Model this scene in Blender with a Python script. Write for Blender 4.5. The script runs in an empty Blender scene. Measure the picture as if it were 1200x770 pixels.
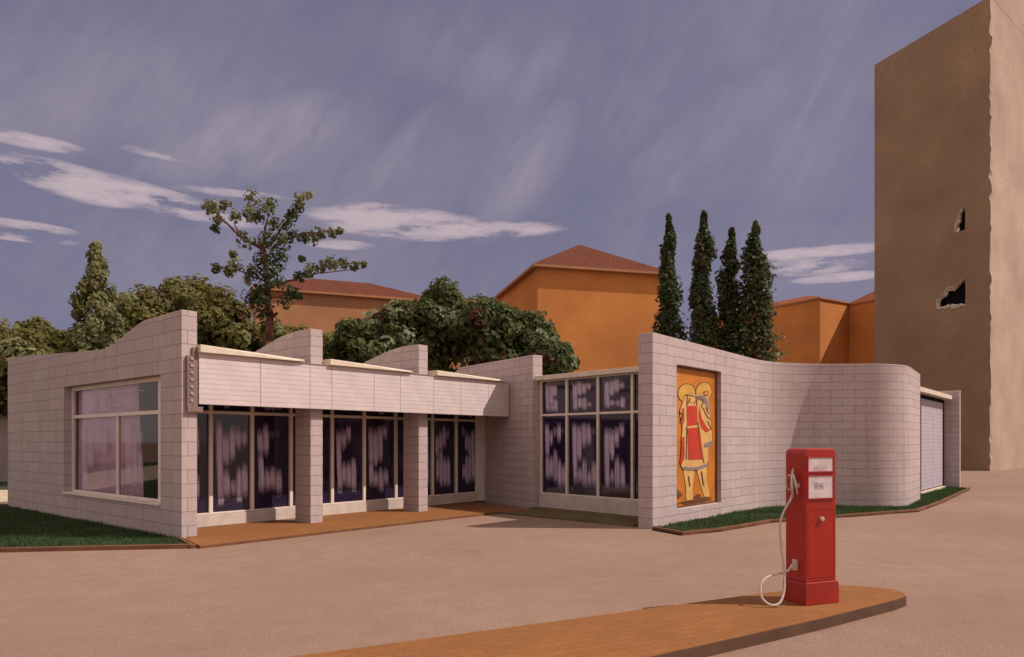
import bpy, bmesh, math, random
from math import sin, cos, pi, radians, sqrt, atan2
from mathutils import Vector, noise as mnoise

random.seed(7)
SC = bpy.context.scene
COL = SC.collection
F, HX, HY, EYE = 837.0, 600.0, 517.0, 1.9      # survey of the photograph: focal length and horizon in pixels


def at(px, Y):                                   # the ground bearing of a pixel at a distance
    return (px - HX) / F * Y


def hz(py, Y):                                   # the height seen at a pixel row at a distance
    return EYE + (HY - py) * Y / F


# ------------------------------------------------------------------ materials
def new_mat(name):
    m = bpy.data.materials.new(name)
    m.use_nodes = True
    nt = m.node_tree
    return m, nt, nt.nodes['Principled BSDF']


def N(nt, typ, **kw):
    n = nt.nodes.new(typ)
    for k, v in kw.items():
        if k in n.inputs:
            n.inputs[k].default_value = v
        else:
            setattr(n, k, v)
    return n


def L(nt, a, b):
    nt.links.new(a, b)


def math_(nt, op, a, b=None, clamp=False):
    n = nt.nodes.new('ShaderNodeMath')
    n.operation = op
    n.use_clamp = clamp
    for i, v in enumerate((a, b)):
        if v is None:
            continue
        if isinstance(v, (int, float)):
            n.inputs[i].default_value = v
        else:
            L(nt, v, n.inputs[i])
    return n.outputs[0]


def ramp(nt, fac, stops):
    r = nt.nodes.new('ShaderNodeValToRGB')
    els = r.color_ramp.elements
    while len(els) < len(stops):
        els.new(0.5)
    for e, (p, c) in zip(els, stops):
        e.position = p
        e.color = (c[0], c[1], c[2], 1) if not isinstance(c, (int, float)) else (c, c, c, 1)
    L(nt, fac, r.inputs[0])
    return r.outputs[0]


def mixc(nt, fac, a, b, mode='MIX'):
    n = nt.nodes.new('ShaderNodeMix')
    n.data_type = 'RGBA'
    n.blend_type = mode
    for sock, v in ((n.inputs[0], fac), (n.inputs[6], a), (n.inputs[7], b)):
        if isinstance(v, (int, float)):
            sock.default_value = v
        elif isinstance(v, tuple):
            sock.default_value = (v[0], v[1], v[2], 1)
        else:
            L(nt, v, sock)
    return n.outputs[2]


def noise_(nt, vec, scale, detail=4, rough=0.55):
    n = N(nt, 'ShaderNodeTexNoise', Scale=scale, Detail=detail, Roughness=rough)
    if vec is not None:
        L(nt, vec, n.inputs['Vector'])
    return n.outputs[0]


def bump_(nt, bsdf, h, strength=0.3, dist=0.01):
    b = N(nt, 'ShaderNodeBump', Strength=strength, Distance=dist)
    L(nt, h, b.inputs['Height'])
    L(nt, b.outputs[0], bsdf.inputs['Normal'])


def coat(name, col, var=0.12, rough=0.7, scale=3.0, grain=60.0, bump=0.15, spec=0.3, metal=0.0, coords='Object', stain=None):
    """painted, plastered or stone surface with mottling and fine grain"""
    m, nt, b = new_mat(name)
    tc = N(nt, 'ShaderNodeTexCoord')
    v = tc.outputs[coords]
    big = noise_(nt, v, scale, 6)
    fine = noise_(nt, v, grain, 3)
    dark = tuple(c * (1 - var * 1.6) for c in col)
    lite = tuple(min(1, c * (1 + var)) for c in col)
    c = ramp(nt, big, [(0.3, dark), (0.7, lite)])
    c2 = mixc(nt, ramp(nt, fine, [(0.35, 0.0), (0.7, 0.55)]), c, tuple(k * 0.72 for k in col))
    if stain:
        st = noise_(nt, v, scale * 0.35, 7, 0.65)
        c2 = mixc(nt, ramp(nt, st, [(0.5, 0.0), (0.72, 0.7)]), c2, stain)
    L(nt, c2, b.inputs['Base Color'])
    b.inputs['Roughness'].default_value = rough
    b.inputs['Metallic'].default_value = metal
    b.inputs['Specular IOR Level'].default_value = spec
    if bump:
        bump_(nt, b, fine, bump, 0.01)
    return m


def block_mat(name, col, mortar, bw=0.62, rh=0.225, strength=0.6, soft=0.007):
    m, nt, b = new_mat(name)
    uv = N(nt, 'ShaderNodeUVMap').outputs[0]
    wob = N(nt, 'ShaderNodeTexNoise', Scale=1.7, Detail=3.0)
    L(nt, uv, wob.inputs['Vector'])
    vm = N(nt, 'ShaderNodeVectorMath', operation='MULTIPLY_ADD')
    L(nt, wob.outputs['Color'], vm.inputs[0])
    vm.inputs[1].default_value = (0.02, 0.016, 0)
    L(nt, uv, vm.inputs[2])
    br = N(nt, 'ShaderNodeTexBrick', Scale=1.0)
    br.inputs['Brick Width'].default_value = bw
    br.inputs['Row Height'].default_value = rh
    br.inputs['Mortar Size'].default_value = soft
    br.inputs['Mortar Smooth'].default_value = 0.35
    br.inputs['Bias'].default_value = 0.0
    br.inputs['Color1'].default_value = (*[c * 0.93 for c in col], 1)
    br.inputs['Color2'].default_value = (*[min(1, c * 1.06) for c in col], 1)
    br.inputs['Mortar'].default_value = (*mortar, 1)
    L(nt, vm.outputs[0], br.inputs['Vector'])
    big = noise_(nt, uv, 0.9, 6, 0.6)
    fine = noise_(nt, uv, 34, 4, 0.7)
    c = mixc(nt, ramp(nt, big, [(0.35, 0.0), (0.72, 0.42)]), br.outputs[0], tuple(k * f for k, f in zip(col, (0.82, 0.74, 0.72))))
    c = mixc(nt, ramp(nt, fine, [(0.42, 0.0), (0.75, 0.6)]), c, tuple(k * 0.62 for k in col))
    mp = N(nt, 'ShaderNodeMapping')
    mp.inputs['Scale'].default_value = (3.4, 0.32, 1)
    L(nt, uv, mp.inputs[0])
    run_ = noise_(nt, mp.outputs[0], 1.0, 6, 0.65)
    c = mixc(nt, ramp(nt, run_, [(0.50, 0.0), (0.75, 0.5)]), c, tuple(k * f for k, f in zip(col, (0.60, 0.54, 0.50))))
    L(nt, c, b.inputs['Base Color'])
    b.inputs['Roughness'].default_value = 0.9
    b.inputs['Specular IOR Level'].default_value = 0.2
    inv = math_(nt, 'SUBTRACT', 1.0, br.outputs['Fac'])
    h = math_(nt, 'ADD', inv, math_(nt, 'MULTIPLY', fine, 0.35))
    bump_(nt, b, h, strength, 0.012)
    return m


def paving_mat():
    m, nt, b = new_mat('clay_paving')
    v = N(nt, 'ShaderNodeUVMap').outputs[0]
    br = N(nt, 'ShaderNodeTexBrick', Scale=1.0)
    br.inputs['Brick Width'].default_value = 0.24
    br.inputs['Row Height'].default_value = 0.115
    br.inputs['Mortar Size'].default_value = 0.006
    br.inputs['Mortar Smooth'].default_value = 0.3
    br.inputs['Color1'].default_value = (0.235, 0.096, 0.028, 1)
    br.inputs['Color2'].default_value = (0.275, 0.111, 0.032, 1)
    br.inputs['Mortar'].default_value = (0.19, 0.082, 0.027, 1)
    L(nt, v, br.inputs['Vector'])
    big = noise_(nt, v, 1.3, 6, 0.6)
    fine = noise_(nt, v, 45, 3, 0.7)
    c = mixc(nt, ramp(nt, big, [(0.38, 0.0), (0.75, 0.55)]), br.outputs[0], (0.16, 0.07, 0.024))
    c = mixc(nt, ramp(nt, fine, [(0.45, 0.0), (0.8, 0.5)]), c, (0.15, 0.075, 0.035))
    L(nt, c, b.inputs['Base Color'])
    b.inputs['Roughness'].default_value = 0.88
    b.inputs['Specular IOR Level'].default_value = 0.25
    h = math_(nt, 'ADD', math_(nt, 'SUBTRACT', 1.0, br.outputs['Fac']), math_(nt, 'MULTIPLY', fine, 0.4))
    bump_(nt, b, h, 0.5, 0.008)
    return m


def ground_mat():
    m, nt, b = new_mat('packed_gravel')
    v = N(nt, 'ShaderNodeTexCoord').outputs['Object']
    a = noise_(nt, v, 0.22, 7, 0.62)
    c1 = noise_(nt, v, 2.3, 5, 0.6)
    g = noise_(nt, v, 26, 4, 0.75)
    vo = N(nt, 'ShaderNodeTexVoronoi', Scale=34.0)
    L(nt, v, vo.inputs['Vector'])
    c = ramp(nt, a, [(0.3, (0.245, 0.16, 0.118)), (0.7, (0.315, 0.212, 0.163))])
    c = mixc(nt, ramp(nt, c1, [(0.4, 0.0), (0.75, 0.5)]), c, (0.215, 0.145, 0.11))
    c = mixc(nt, ramp(nt, g, [(0.38, 0.0), (0.75, 0.6)]), c, (0.165, 0.108, 0.08))
    c = mixc(nt, ramp(nt, vo.outputs['Color'], [(0.8, 0.0), (0.98, 0.3)]), c, (0.38, 0.29, 0.24))
    st1 = N(nt, 'ShaderNodeTexNoise', Scale=0.55, Detail=8.0, Roughness=0.7)
    L(nt, v, st1.inputs['Vector'])
    c = mixc(nt, ramp(nt, st1.outputs[0], [(0.54, 0.0), (0.72, 0.5)]), c, (0.175, 0.112, 0.082))
    L(nt, c, b.inputs['Base Color'])
    b.inputs['Roughness'].default_value = 0.95
    b.inputs['Specular IOR Level'].default_value = 0.15
    h = math_(nt, 'ADD', g, math_(nt, 'MULTIPLY', vo.outputs['Distance'], 0.6))
    bump_(nt, b, h, 0.55, 0.012)
    return m


def leaf_mat(name, stops, rough=0.6):
    m, nt, b = new_mat(name)
    a = N(nt, 'ShaderNodeAttribute', attribute_name='tone')
    col = ramp(nt, a.outputs['Fac'], stops)
    L(nt, col, b.inputs['Base Color'])
    b.inputs['Roughness'].default_value = rough
    b.inputs['Specular IOR Level'].default_value = 0.25
    out = nt.nodes['Material Output']
    tr = nt.nodes.new('ShaderNodeBsdfTranslucent')
    L(nt, col, tr.inputs['Color'])
    mx = N(nt, 'ShaderNodeMixShader')
    mx.inputs[0].default_value = 0.42
    L(nt, b.outputs[0], mx.inputs[1])
    L(nt, tr.outputs[0], mx.inputs[2])
    L(nt, mx.outputs[0], out.inputs['Surface'])
    return m


def glass_mat(name, dark, streak, amount=0.8, clear=False):
    """window glass with reflections painted in as pale upright strokes; UV runs 0..1 over each pane, the strokes differ per pane"""
    m, nt, b = new_mat(name)
    uv = N(nt, 'ShaderNodeUVMap').outputs[0]
    sep = N(nt, 'ShaderNodeSeparateXYZ')
    L(nt, uv, sep.inputs[0])
    U, V = sep.outputs[0], sep.outputs[1]
    seed = N(nt, 'ShaderNodeObjectInfo').outputs['Random']
    sh = N(nt, 'ShaderNodeVectorMath', operation='ADD')
    cmb = N(nt, 'ShaderNodeCombineXYZ')
    L(nt, math_(nt, 'MULTIPLY', seed, 37.0), cmb.inputs[2])
    L(nt, uv, sh.inputs[0])
    L(nt, cmb.outputs[0], sh.inputs[1])
    wob = math_(nt, 'MULTIPLY', math_(nt, 'SUBTRACT', noise_(nt, sh.outputs[0], 3.0, 2), 0.5), 0.06)
    uu = math_(nt, 'ADD', math_(nt, 'ADD', U, wob), math_(nt, 'MULTIPLY', math_(nt, 'SUBTRACT', V, 0.5), 0.05))
    col = math_(nt, 'MULTIPLY', uu, 6.5)
    ci = math_(nt, 'FLOOR', col)
    fr = math_(nt, 'SUBTRACT', col, ci)
    cv = N(nt, 'ShaderNodeCombineXYZ')
    L(nt, ci, cv.inputs[0])
    L(nt, math_(nt, 'MULTIPLY', seed, 91.0), cv.inputs[1])
    wn = N(nt, 'ShaderNodeTexWhiteNoise', noise_dimensions='3D')
    L(nt, cv.outputs[0], wn.inputs['Vector'])
    s2 = N(nt, 'ShaderNodeSeparateColor')
    L(nt, wn.outputs['Color'], s2.inputs[0])
    r1, r2, r3 = s2.outputs
    rag = noise_(nt, sh.outputs[0], 22.0, 2)
    rg = math_(nt, 'MULTIPLY', math_(nt, 'SUBTRACT', rag, 0.5), 0.10)
    v = math_(nt, 'ADD', V, rg)
    # stroke band limits
    top = math_(nt, 'SUBTRACT', 0.95, math_(nt, 'MULTIPLY', r1, 0.13))
    bot = math_(nt, 'ADD', 0.06, math_(nt, 'MULTIPLY', r2, 0.12))
    soft = lambda x: math_(nt, 'MULTIPLY', x, 9.0, True)
    inb = math_(nt, 'MULTIPLY', soft(math_(nt, 'SUBTRACT', top, v)), soft(math_(nt, 'SUBTRACT', v, bot)))
    # each stroke breaks off in the middle, more so towards one side of the pane
    side = math_(nt, 'GREATER_THAN', math_(nt, 'FRACT', math_(nt, 'MULTIPLY', seed, 7.3)), 0.3)
    cu = math_(nt, 'DIVIDE', math_(nt, 'ADD', ci, 0.5), 6.5)
    cu = math_(nt, 'ADD', math_(nt, 'MULTIPLY', side, cu), math_(nt, 'MULTIPLY', math_(nt, 'SUBTRACT', 1.0, side), math_(nt, 'SUBTRACT', 1.0, cu)))
    tip = math_(nt, 'MULTIPLY', math_(nt, 'POWER', math_(nt, 'MULTIPLY', math_(nt, 'SUBTRACT', fr, 0.5), 2.0), 2.0), 0.035)
    pv = math_(nt, 'FRACT', math_(nt, 'MULTIPLY', seed, 29.0))
    mid = math_(nt, 'ADD', math_(nt, 'ADD', 0.26, math_(nt, 'MULTIPLY', pv, 0.24)), math_(nt, 'ADD', math_(nt, 'MULTIPLY', cu, 0.22), math_(nt, 'MULTIPLY', math_(nt, 'SUBTRACT', r3, 0.5), 0.18)))
    half = math_(nt, 'ADD', math_(nt, 'MULTIPLY', math_(nt, 'SUBTRACT', cu, 0.42), 0.52), math_(nt, 'MULTIPLY', math_(nt, 'SUBTRACT', r2, 0.5), 0.14))
    half = math_(nt, 'MINIMUM', half, math_(nt, 'ADD', 0.06, math_(nt, 'MULTIPLY', math_(nt, 'FRACT', math_(nt, 'MULTIPLY', seed, 53.0)), 0.15)))
    out_h = soft(math_(nt, 'SUBTRACT', math_(nt, 'ABSOLUTE', math_(nt, 'SUBTRACT', v, mid)), math_(nt, 'ADD', half, tip)))
    keep = math_(nt, 'LESS_THAN', math_(nt, 'FRACT', math_(nt, 'MULTIPLY', math_(nt, 'ADD', r1, r3), 5.7)), 0.95)
    out_h = math_(nt, 'MULTIPLY', out_h, keep)
    inu = math_(nt, 'MULTIPLY', math_(nt, 'GREATER_THAN', cu, math_(nt, 'ADD', 0.10, math_(nt, 'MULTIPLY', seed, 0.06))), math_(nt, 'LESS_THAN', cu, math_(nt, 'SUBTRACT', 0.92, math_(nt, 'MULTIPLY', math_(nt, 'FRACT', math_(nt, 'MULTIPLY', seed, 13.0)), 0.28))))
    prof = ramp(nt, math_(nt, 'ABSOLUTE', math_(nt, 'SUBTRACT', fr, 0.5)), [(0.20, 1.0), (0.5, 0.55)])
    st = N(nt, 'ShaderNodeMapping')
    st.inputs['Scale'].default_value = (48, 1.8, 1)
    L(nt, sh.outputs[0], st.inputs[0])
    fine = ramp(nt, noise_(nt, st.outputs[0], 1.0, 3), [(0.24, 0.28), (0.64, 1.0)])
    mask = math_(nt, 'MULTIPLY', math_(nt, 'MULTIPLY', inb, out_h), math_(nt, 'MULTIPLY', inu, prof))
    mask = math_(nt, 'MULTIPLY', math_(nt, 'MULTIPLY', mask, fine), amount, True)
    c = mixc(nt, mask, dark, streak)
    L(nt, c, b.inputs['Base Color'])
    L(nt, math_(nt, 'ADD', 0.06, math_(nt, 'MULTIPLY', mask, 0.5)), b.inputs['Roughness'])
    b.inputs['Specular IOR Level'].default_value = 0.5
    wv = noise_(nt, sh.outputs[0], 1.6, 2)
    bump_(nt, b, wv, 0.06, 0.02)
    if clear:
        outn = nt.nodes['Material Output']
        tr = nt.nodes.new('ShaderNodeBsdfTransparent')
        tr.inputs[0].default_value = (0.86, 0.82, 0.87, 1)
        gl = nt.nodes.new('ShaderNodeBsdfGlossy')
        gl.inputs['Roughness'].default_value = 0.03
        fz = N(nt, 'ShaderNodeFresnel')
        fz.inputs[0].default_value = 1.5
        m1 = N(nt, 'ShaderNodeMixShader')
        L(nt, fz.outputs[0], m1.inputs[0])
        L(nt, tr.outputs[0], m1.inputs[1])
        L(nt, gl.outputs[0], m1.inputs[2])
        m2 = N(nt, 'ShaderNodeMixShader')
        L(nt, mask, m2.inputs[0])
        L(nt, m1.outputs[0], m2.inputs[1])
        L(nt, b.outputs[0], m2.inputs[2])
        L(nt, m2.outputs[0], outn.inputs['Surface'])
    return m


def boards_mat(name, col, pitch=0.085):
    m, nt, b = new_mat(name)
    uv = N(nt, 'ShaderNodeUVMap').outputs[0]
    sep = N(nt, 'ShaderNodeSeparateXYZ')
    L(nt, uv, sep.inputs[0])
    q = math_(nt, 'FRACT', math_(nt, 'DIVIDE', sep.outputs[1], pitch))
    groove = math_(nt, 'LESS_THAN', q, 0.09)
    n1 = noise_(nt, uv, 2.0, 6, 0.65)
    n2 = noise_(nt, uv, 40, 3)
    c = ramp(nt, n1, [(0.3, tuple(k * 0.8 for k in col)), (0.7, col)])
    c = mixc(nt, math_(nt, 'MULTIPLY', groove, 0.75), c, tuple(k * 0.45 for k in col))
    c = mixc(nt, ramp(nt, n2, [(0.45, 0.0), (0.8, 0.45)]), c, tuple(k * 0.7 for k in col))
    L(nt, c, b.inputs['Base Color'])
    b.inputs['Roughness'].default_value = 0.75
    b.inputs['Specular IOR Level'].default_value = 0.25
    bump_(nt, b, math_(nt, 'SUBTRACT', 1.0, groove), 0.35, 0.006)
    return m


def tiles_mat(name, col):
    m, nt, b = new_mat(name)
    uv = N(nt, 'ShaderNodeUVMap').outputs[0]
    br = N(nt, 'ShaderNodeTexBrick', Scale=1.0)
    br.inputs['Brick Width'].default_value = 0.3
    br.inputs['Row Height'].default_value = 0.36
    br.inputs['Mortar Size'].default_value = 0.02
    br.inputs['Color1'].default_value = (*[c * 0.9 for c in col], 1)
    br.inputs['Color2'].default_value = (*[c * 1.08 for c in col], 1)
    br.inputs['Mortar'].default_value = (*[c * 0.7 for c in col], 1)
    L(nt, uv, br.inputs['Vector'])
    n1 = noise_(nt, uv, 0.5, 5)
    c = mixc(nt, ramp(nt, n1, [(0.4, 0.0), (0.75, 0.5)]), br.outputs[0], tuple(k * 0.7 for k in col))
    L(nt, c, b.inputs['Base Color'])
    b.inputs['Roughness'].default_value = 0.95
    b.inputs['Specular IOR Level'].default_value = 0.08
    bump_(nt, b, math_(nt, 'SUBTRACT', 1.0, br.outputs['Fac']), 0.6, 0.03)
    return m


M = {}
M['block'] = block_mat('grey_block', (0.49, 0.405, 0.40), (0.20, 0.165, 0.17))
M['block_big'] = block_mat('grey_large_block', (0.475, 0.395, 0.39), (0.19, 0.16, 0.165), 0.85, 0.27)
M['boards'] = boards_mat('fascia_boards', (0.66, 0.56, 0.555), 0.1)
M['door_boards'] = boards_mat('door_boards', (0.46, 0.40, 0.46), 0.14)
M['cream'] = coat('cream_paint', (0.68, 0.585, 0.46), 0.1, 0.6)
M['frame'] = coat('window_frame_paint', (0.74, 0.64, 0.56), 0.06, 0.55, bump=0.05)
M['plinth'] = coat('plinth_render', (0.60, 0.51, 0.46), 0.12, 0.8, stain=(0.42, 0.34, 0.30))
M['soffit'] = coat('soffit_render', (0.4, 0.34, 0.33), 0.1, 0.8)
M['joint'] = coat('dark_joint', (0.16, 0.11, 0.10), 0.1, 0.8)
M['dark'] = coat('dark_interior', (0.014, 0.011, 0.016), 0.1, 0.95, spec=0.05)
M['sky_curtain'] = coat('reflected_sky_mauve', (0.88, 0.62, 0.78), 0.1, 0.9, bump=0.1)  # added hanging, its mauve standing in for sky reflected in the panes
M['glass'] = glass_mat('painted_reflection_glass', (0.020, 0.013, 0.036), (0.60, 0.48, 0.63), 1.0)  # pale streaks stand in for reflections, put into the colour
M['clear'] = glass_mat('clear_glass', (0.3, 0.2, 0.3), (0.72, 0.56, 0.70), 0.6, clear=True)
M['paving'] = paving_mat()
M['kerb'] = coat('kerb_brick', (0.17, 0.075, 0.038), 0.2, 0.9, 2.0)
M['kerb_dark'] = coat('island_edge', (0.11, 0.056, 0.032), 0.2, 0.9, 2.0)
M['ground'] = ground_mat()
M['soil'] = coat('lawn_soil', (0.036, 0.052, 0.024), 0.25, 0.95, 1.2, 30)
M['soil_shade'] = coat('shaded_soil', (0.135, 0.105, 0.042), 0.25, 0.95, 2.0, 40, 0.5)  # olive soil with the mural wall's shade put into its dark colour
M['path'] = coat('pale_path', (0.50, 0.42, 0.30), 0.12, 0.9, 0.7)
M['red'] = coat('red_enamel', (0.40, 0.020, 0.010), 0.14, 0.36, 2.2, 50, 0.02, 0.45, stain=(0.30, 0.015, 0.009))
M['red_base'] = coat('red_enamel_base', (0.36, 0.019, 0.011), 0.18, 0.5, 5.0, 40, 0.04, 0.4, stain=(0.24, 0.025, 0.018))
M['red_seam'] = coat('red_seam', (0.17, 0.012, 0.008), 0.1, 0.7)
M['dial'] = coat('dial_face', (0.66, 0.56, 0.57), 0.12, 0.35, 9, 70, 0.0, 0.5)
M['mark'] = coat('dial_marks', (0.44, 0.36, 0.40), 0.2, 0.6)
M['hose'] = coat('pale_hose', (0.56, 0.47, 0.44), 0.1, 0.6)
M['metal'] = coat('pale_metal', (0.62, 0.52, 0.42), 0.1, 0.35, spec=0.5, metal=0.3)
M['bracket'] = coat('brown_bracket', (0.23, 0.155, 0.135), 0.15, 0.7)
M['orange'] = coat('orange_stucco', (0.60, 0.235, 0.066), 0.14, 0.9, 0.35, 9, 0.25, 0.2, stain=(0.50, 0.20, 0.06))
M['orange_pale'] = coat('faded_orange_stucco', (0.42, 0.205, 0.105), 0.14, 0.9, 0.35, 9, 0.25, 0.2)
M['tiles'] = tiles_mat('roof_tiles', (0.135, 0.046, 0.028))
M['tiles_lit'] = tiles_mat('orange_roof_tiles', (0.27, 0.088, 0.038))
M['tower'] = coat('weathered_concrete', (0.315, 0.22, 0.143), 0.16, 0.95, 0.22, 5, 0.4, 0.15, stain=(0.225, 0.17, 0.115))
M['tower_front'] = coat('sunlit_front_tone', (0.46, 0.345, 0.275), 0.16, 0.95, 0.3, 6, 0.4, 0.15, stain=(0.34, 0.24, 0.185))  # front of the same tower, its sunlit paleness put into the colour
M['rubble'] = coat('broken_plaster', (0.62, 0.54, 0.46), 0.15, 0.95, 2.0, 12, 0.5)
M['pale_wall'] = coat('pale_wall', (0.30, 0.25, 0.235), 0.12, 0.9, 0.5)
M['bark'] = coat('bark', (0.13, 0.055, 0.035), 0.3, 0.95, 3, 20, 0.6)
M['mural_bg'] = coat('mural_orange', (0.52, 0.17, 0.018), 0.25, 0.5, 1.4, 30, 0.1, stain=(0.60, 0.25, 0.028))
M['mural_gold'] = coat('mural_gold', (0.64, 0.35, 0.07), 0.18, 0.5, 3.5, 30, 0.1)
M['mural_flesh'] = coat('mural_flesh', (0.64, 0.39, 0.13), 0.14, 0.5, 3.5, 30, 0.1)
M['mural_red'] = coat('mural_red', (0.50, 0.042, 0.018), 0.12, 0.5, 3.5, 30, 0.1)
M['mural_line'] = coat('mural_line', (0.14, 0.055, 0.022), 0.2, 0.6, 3.5)
M['mural_grey'] = coat('mural_grey', (0.24, 0.18, 0.17), 0.2, 0.6, 3.5)
OLIVE = [(0.0, (0.110, 0.043, 0.023)), (0.18, (0.074, 0.075, 0.023)), (0.45, (0.147, 0.132, 0.033)), (0.72, (0.183, 0.170, 0.054)), (1.0, (0.243, 0.252, 0.125))]
GREEN = [(0.0, (0.103, 0.043, 0.026)), (0.2, (0.051, 0.069, 0.023)), (0.5, (0.100, 0.123, 0.037)), (0.75, (0.138, 0.170, 0.063)), (1.0, (0.279, 0.340, 0.204))]
OPEN = [(0.0, (0.072, 0.018, 0.013)), (0.15, (0.034, 0.070, 0.026)), (0.5, (0.085, 0.106, 0.039)), (0.8, (0.163, 0.163, 0.058)), (1.0, (0.340, 0.340, 0.182))]
CYP = [(0.0, (0.075, 0.041, 0.023)), (0.3, (0.046, 0.061, 0.023)), (0.65, (0.084, 0.107, 0.041)), (0.88, (0.122, 0.145, 0.066)), (1.0, (0.258, 0.290, 0.210))]
M['olive'] = leaf_mat('olive_leaves', OLIVE)
M['green'] = leaf_mat('dark_green_leaves', GREEN)
M['open'] = leaf_mat('open_tree_leaves', OPEN)
M['cypress'] = leaf_mat('cypress_leaves', CYP)
M['grass'] = leaf_mat('grass_blades', [(0.0, (0.030, 0.058, 0.018)), (0.5, (0.046, 0.088, 0.026)), (1.0, (0.072, 0.115, 0.038))])


# ------------------------------------------------------------------ mesh building
class MB:
    def __init__(self):
        self.v, self.f, self.uv, self.mi = [], [], [], []

    def face(self, pts, uvs=None, mi=0):
        i = len(self.v)
        self.v += [tuple(p) for p in pts]
        self.f.append(tuple(range(i, i + len(pts))))
        self.uv.append(uvs if uvs else [(0, 0)] * len(pts))
        self.mi.append(mi)

    def box(self, o, ax, ay, az, mi=0):
        """o corner, three edge vectors; UVs in metres"""
        o, ax, ay, az = map(Vector, (o, ax, ay, az))
        for a, b_, c in ((ax, ay, az), (ay, az, ax), (az, ax, ay)):
            la, lb = a.length, b_.length
            for base, flip in ((o, True), (o + c, False)):
                p = [base, base + a, base + a + b_, base + b_]
                if abs(a.normalized().z) > 0.7:          # keep the vertical in v
                    u = [(0, 0), (0, la), (lb, la), (lb, 0)]
                else:
                    u = [(0, 0), (la, 0), (la, lb), (0, lb)]
                if flip:
                    p.reverse(); u.reverse()
                self.face(p, u, mi)

    def prism(self, poly, z0, z1, mi=0, mi_side=None, uvrot=0.0):
        """plan polygon (counter-clockwise) raised from z0 to z1"""
        ca, sa = cos(uvrot), sin(uvrot)
        uvf = lambda p: (p[0] * ca + p[1] * sa, -p[0] * sa + p[1] * ca)
        self.face([(x, y, z1) for x, y in poly], [uvf(p) for p in poly], mi)
        self.face([(x, y, z0) for x, y in reversed(poly)], [uvf(p) for p in reversed(poly)], mi)
        s = 0.0
        for a, b_ in zip(poly, poly[1:] + poly[:1]):
            d = math.dist(a, b_)
            self.face([(*a, z0), (*b_, z0), (*b_, z1), (*a, z1)], [(s, z0), (s + d, z0), (s + d, z1), (s, z1)], mi if mi_side is None else mi_side)
            s += d

    def tube(self, pts, r, seg=8, mi=0, caps=True):
        pts = [Vector(p) for p in pts]
        rs = r if isinstance(r, (list, tuple)) else [r] * len(pts)
        rings = []
        up = Vector((0.3, 0.2, 1)).normalized()
        for i, p in enumerate(pts):
            t = (pts[min(i + 1, len(pts) - 1)] - pts[max(i - 1, 0)]).normalized()
            a = t.cross(up)
            if a.length < 1e-3:
                a = t.cross(Vector((1, 0, 0)))
            a.normalize()
            b_ = t.cross(a)
            rings.append([p + (a * cos(2 * pi * k / seg) + b_ * sin(2 * pi * k / seg)) * rs[i] for k in range(seg)])
        for i in range(len(rings) - 1):
            for k in range(seg):
                k2 = (k + 1) % seg
                self.face([rings[i][k], rings[i][k2], rings[i + 1][k2], rings[i + 1][k]], None, mi)
        if caps:
            self.face(list(reversed(rings[0])), None, mi)
            self.face(rings[-1], None, mi)

    def build(self, name, mats, parent=None, smooth=False, merge=True, bevel=0.0):
        me = bpy.data.meshes.new(name)
        me.from_pydata(self.v, [], self.f)
        if not isinstance(mats, (list, tuple)):
            mats = [mats]
        for m in mats:
            me.materials.append(m)
        ul = me.uv_layers.new(name='UVMap')
        k = 0
        for fu in self.uv:
            for u in fu:
                ul.data[k].uv = u
                k += 1
        for p, mi in zip(me.polygons, self.mi):
            p.material_index = mi
            p.use_smooth = smooth
        if merge:
            bm = bmesh.new()
            bm.from_mesh(me)
            bmesh.ops.remove_doubles(bm, verts=bm.verts, dist=0.0005)
            bmesh.ops.recalc_face_normals(bm, faces=bm.faces)
            bm.to_mesh(me)
            bm.free()
        me.update()
        o = bpy.data.objects.new(name, me)
        COL.objects.link(o)
        if bevel:
            md = o.modifiers.new('edge', 'BEVEL')
            md.width = bevel
            md.segments = 2
            md.limit_method = 'ANGLE'
            md.angle_limit = radians(40)
        if parent:
            o.parent = parent
            o.matrix_parent_inverse = parent.matrix_basis.inverted()
        return o


def tag(o, label=None, cat=None, group=None, kind=None):
    if label: o['label'] = label
    if cat: o['category'] = cat
    if group: o['group'] = group
    if kind: o['kind'] = kind
    return o


def thing(name, label, cat, loc, group=None):
    o = bpy.data.objects.new(name, None)
    o.empty_display_size = 0.3
    COL.objects.link(o)
    o.location = loc
    return tag(o, label, cat, group)


def V2(x, y):
    return Vector((x, y))


def fillet(pts, radii, seg=14):
    """plan polyline with rounded corners"""
    out = [V2(*pts[0])]
    for i in range(1, len(pts) - 1):
        p, a, b_ = V2(*pts[i]), V2(*pts[i - 1]), V2(*pts[i + 1])
        u, w = (a - p).normalized(), (b_ - p).normalized()
        ang = u.angle(w)
        tl = radii[i - 1] / math.tan(ang / 2)
        A, B = p + u * tl, p + w * tl
        c = p + (u + w).normalized() * (radii[i - 1] / sin(ang / 2))
        a0 = atan2(*(A - c).yx)
        a1 = atan2(*(B - c).yx)
        d = (a1 - a0 + pi) % (2 * pi) - pi
        for k in range(seg + 1):
            th = a0 + d * k / seg
            out.append(c + V2(cos(th), sin(th)) * radii[i - 1])
    out.append(V2(*pts[-1]))
    return out


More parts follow.
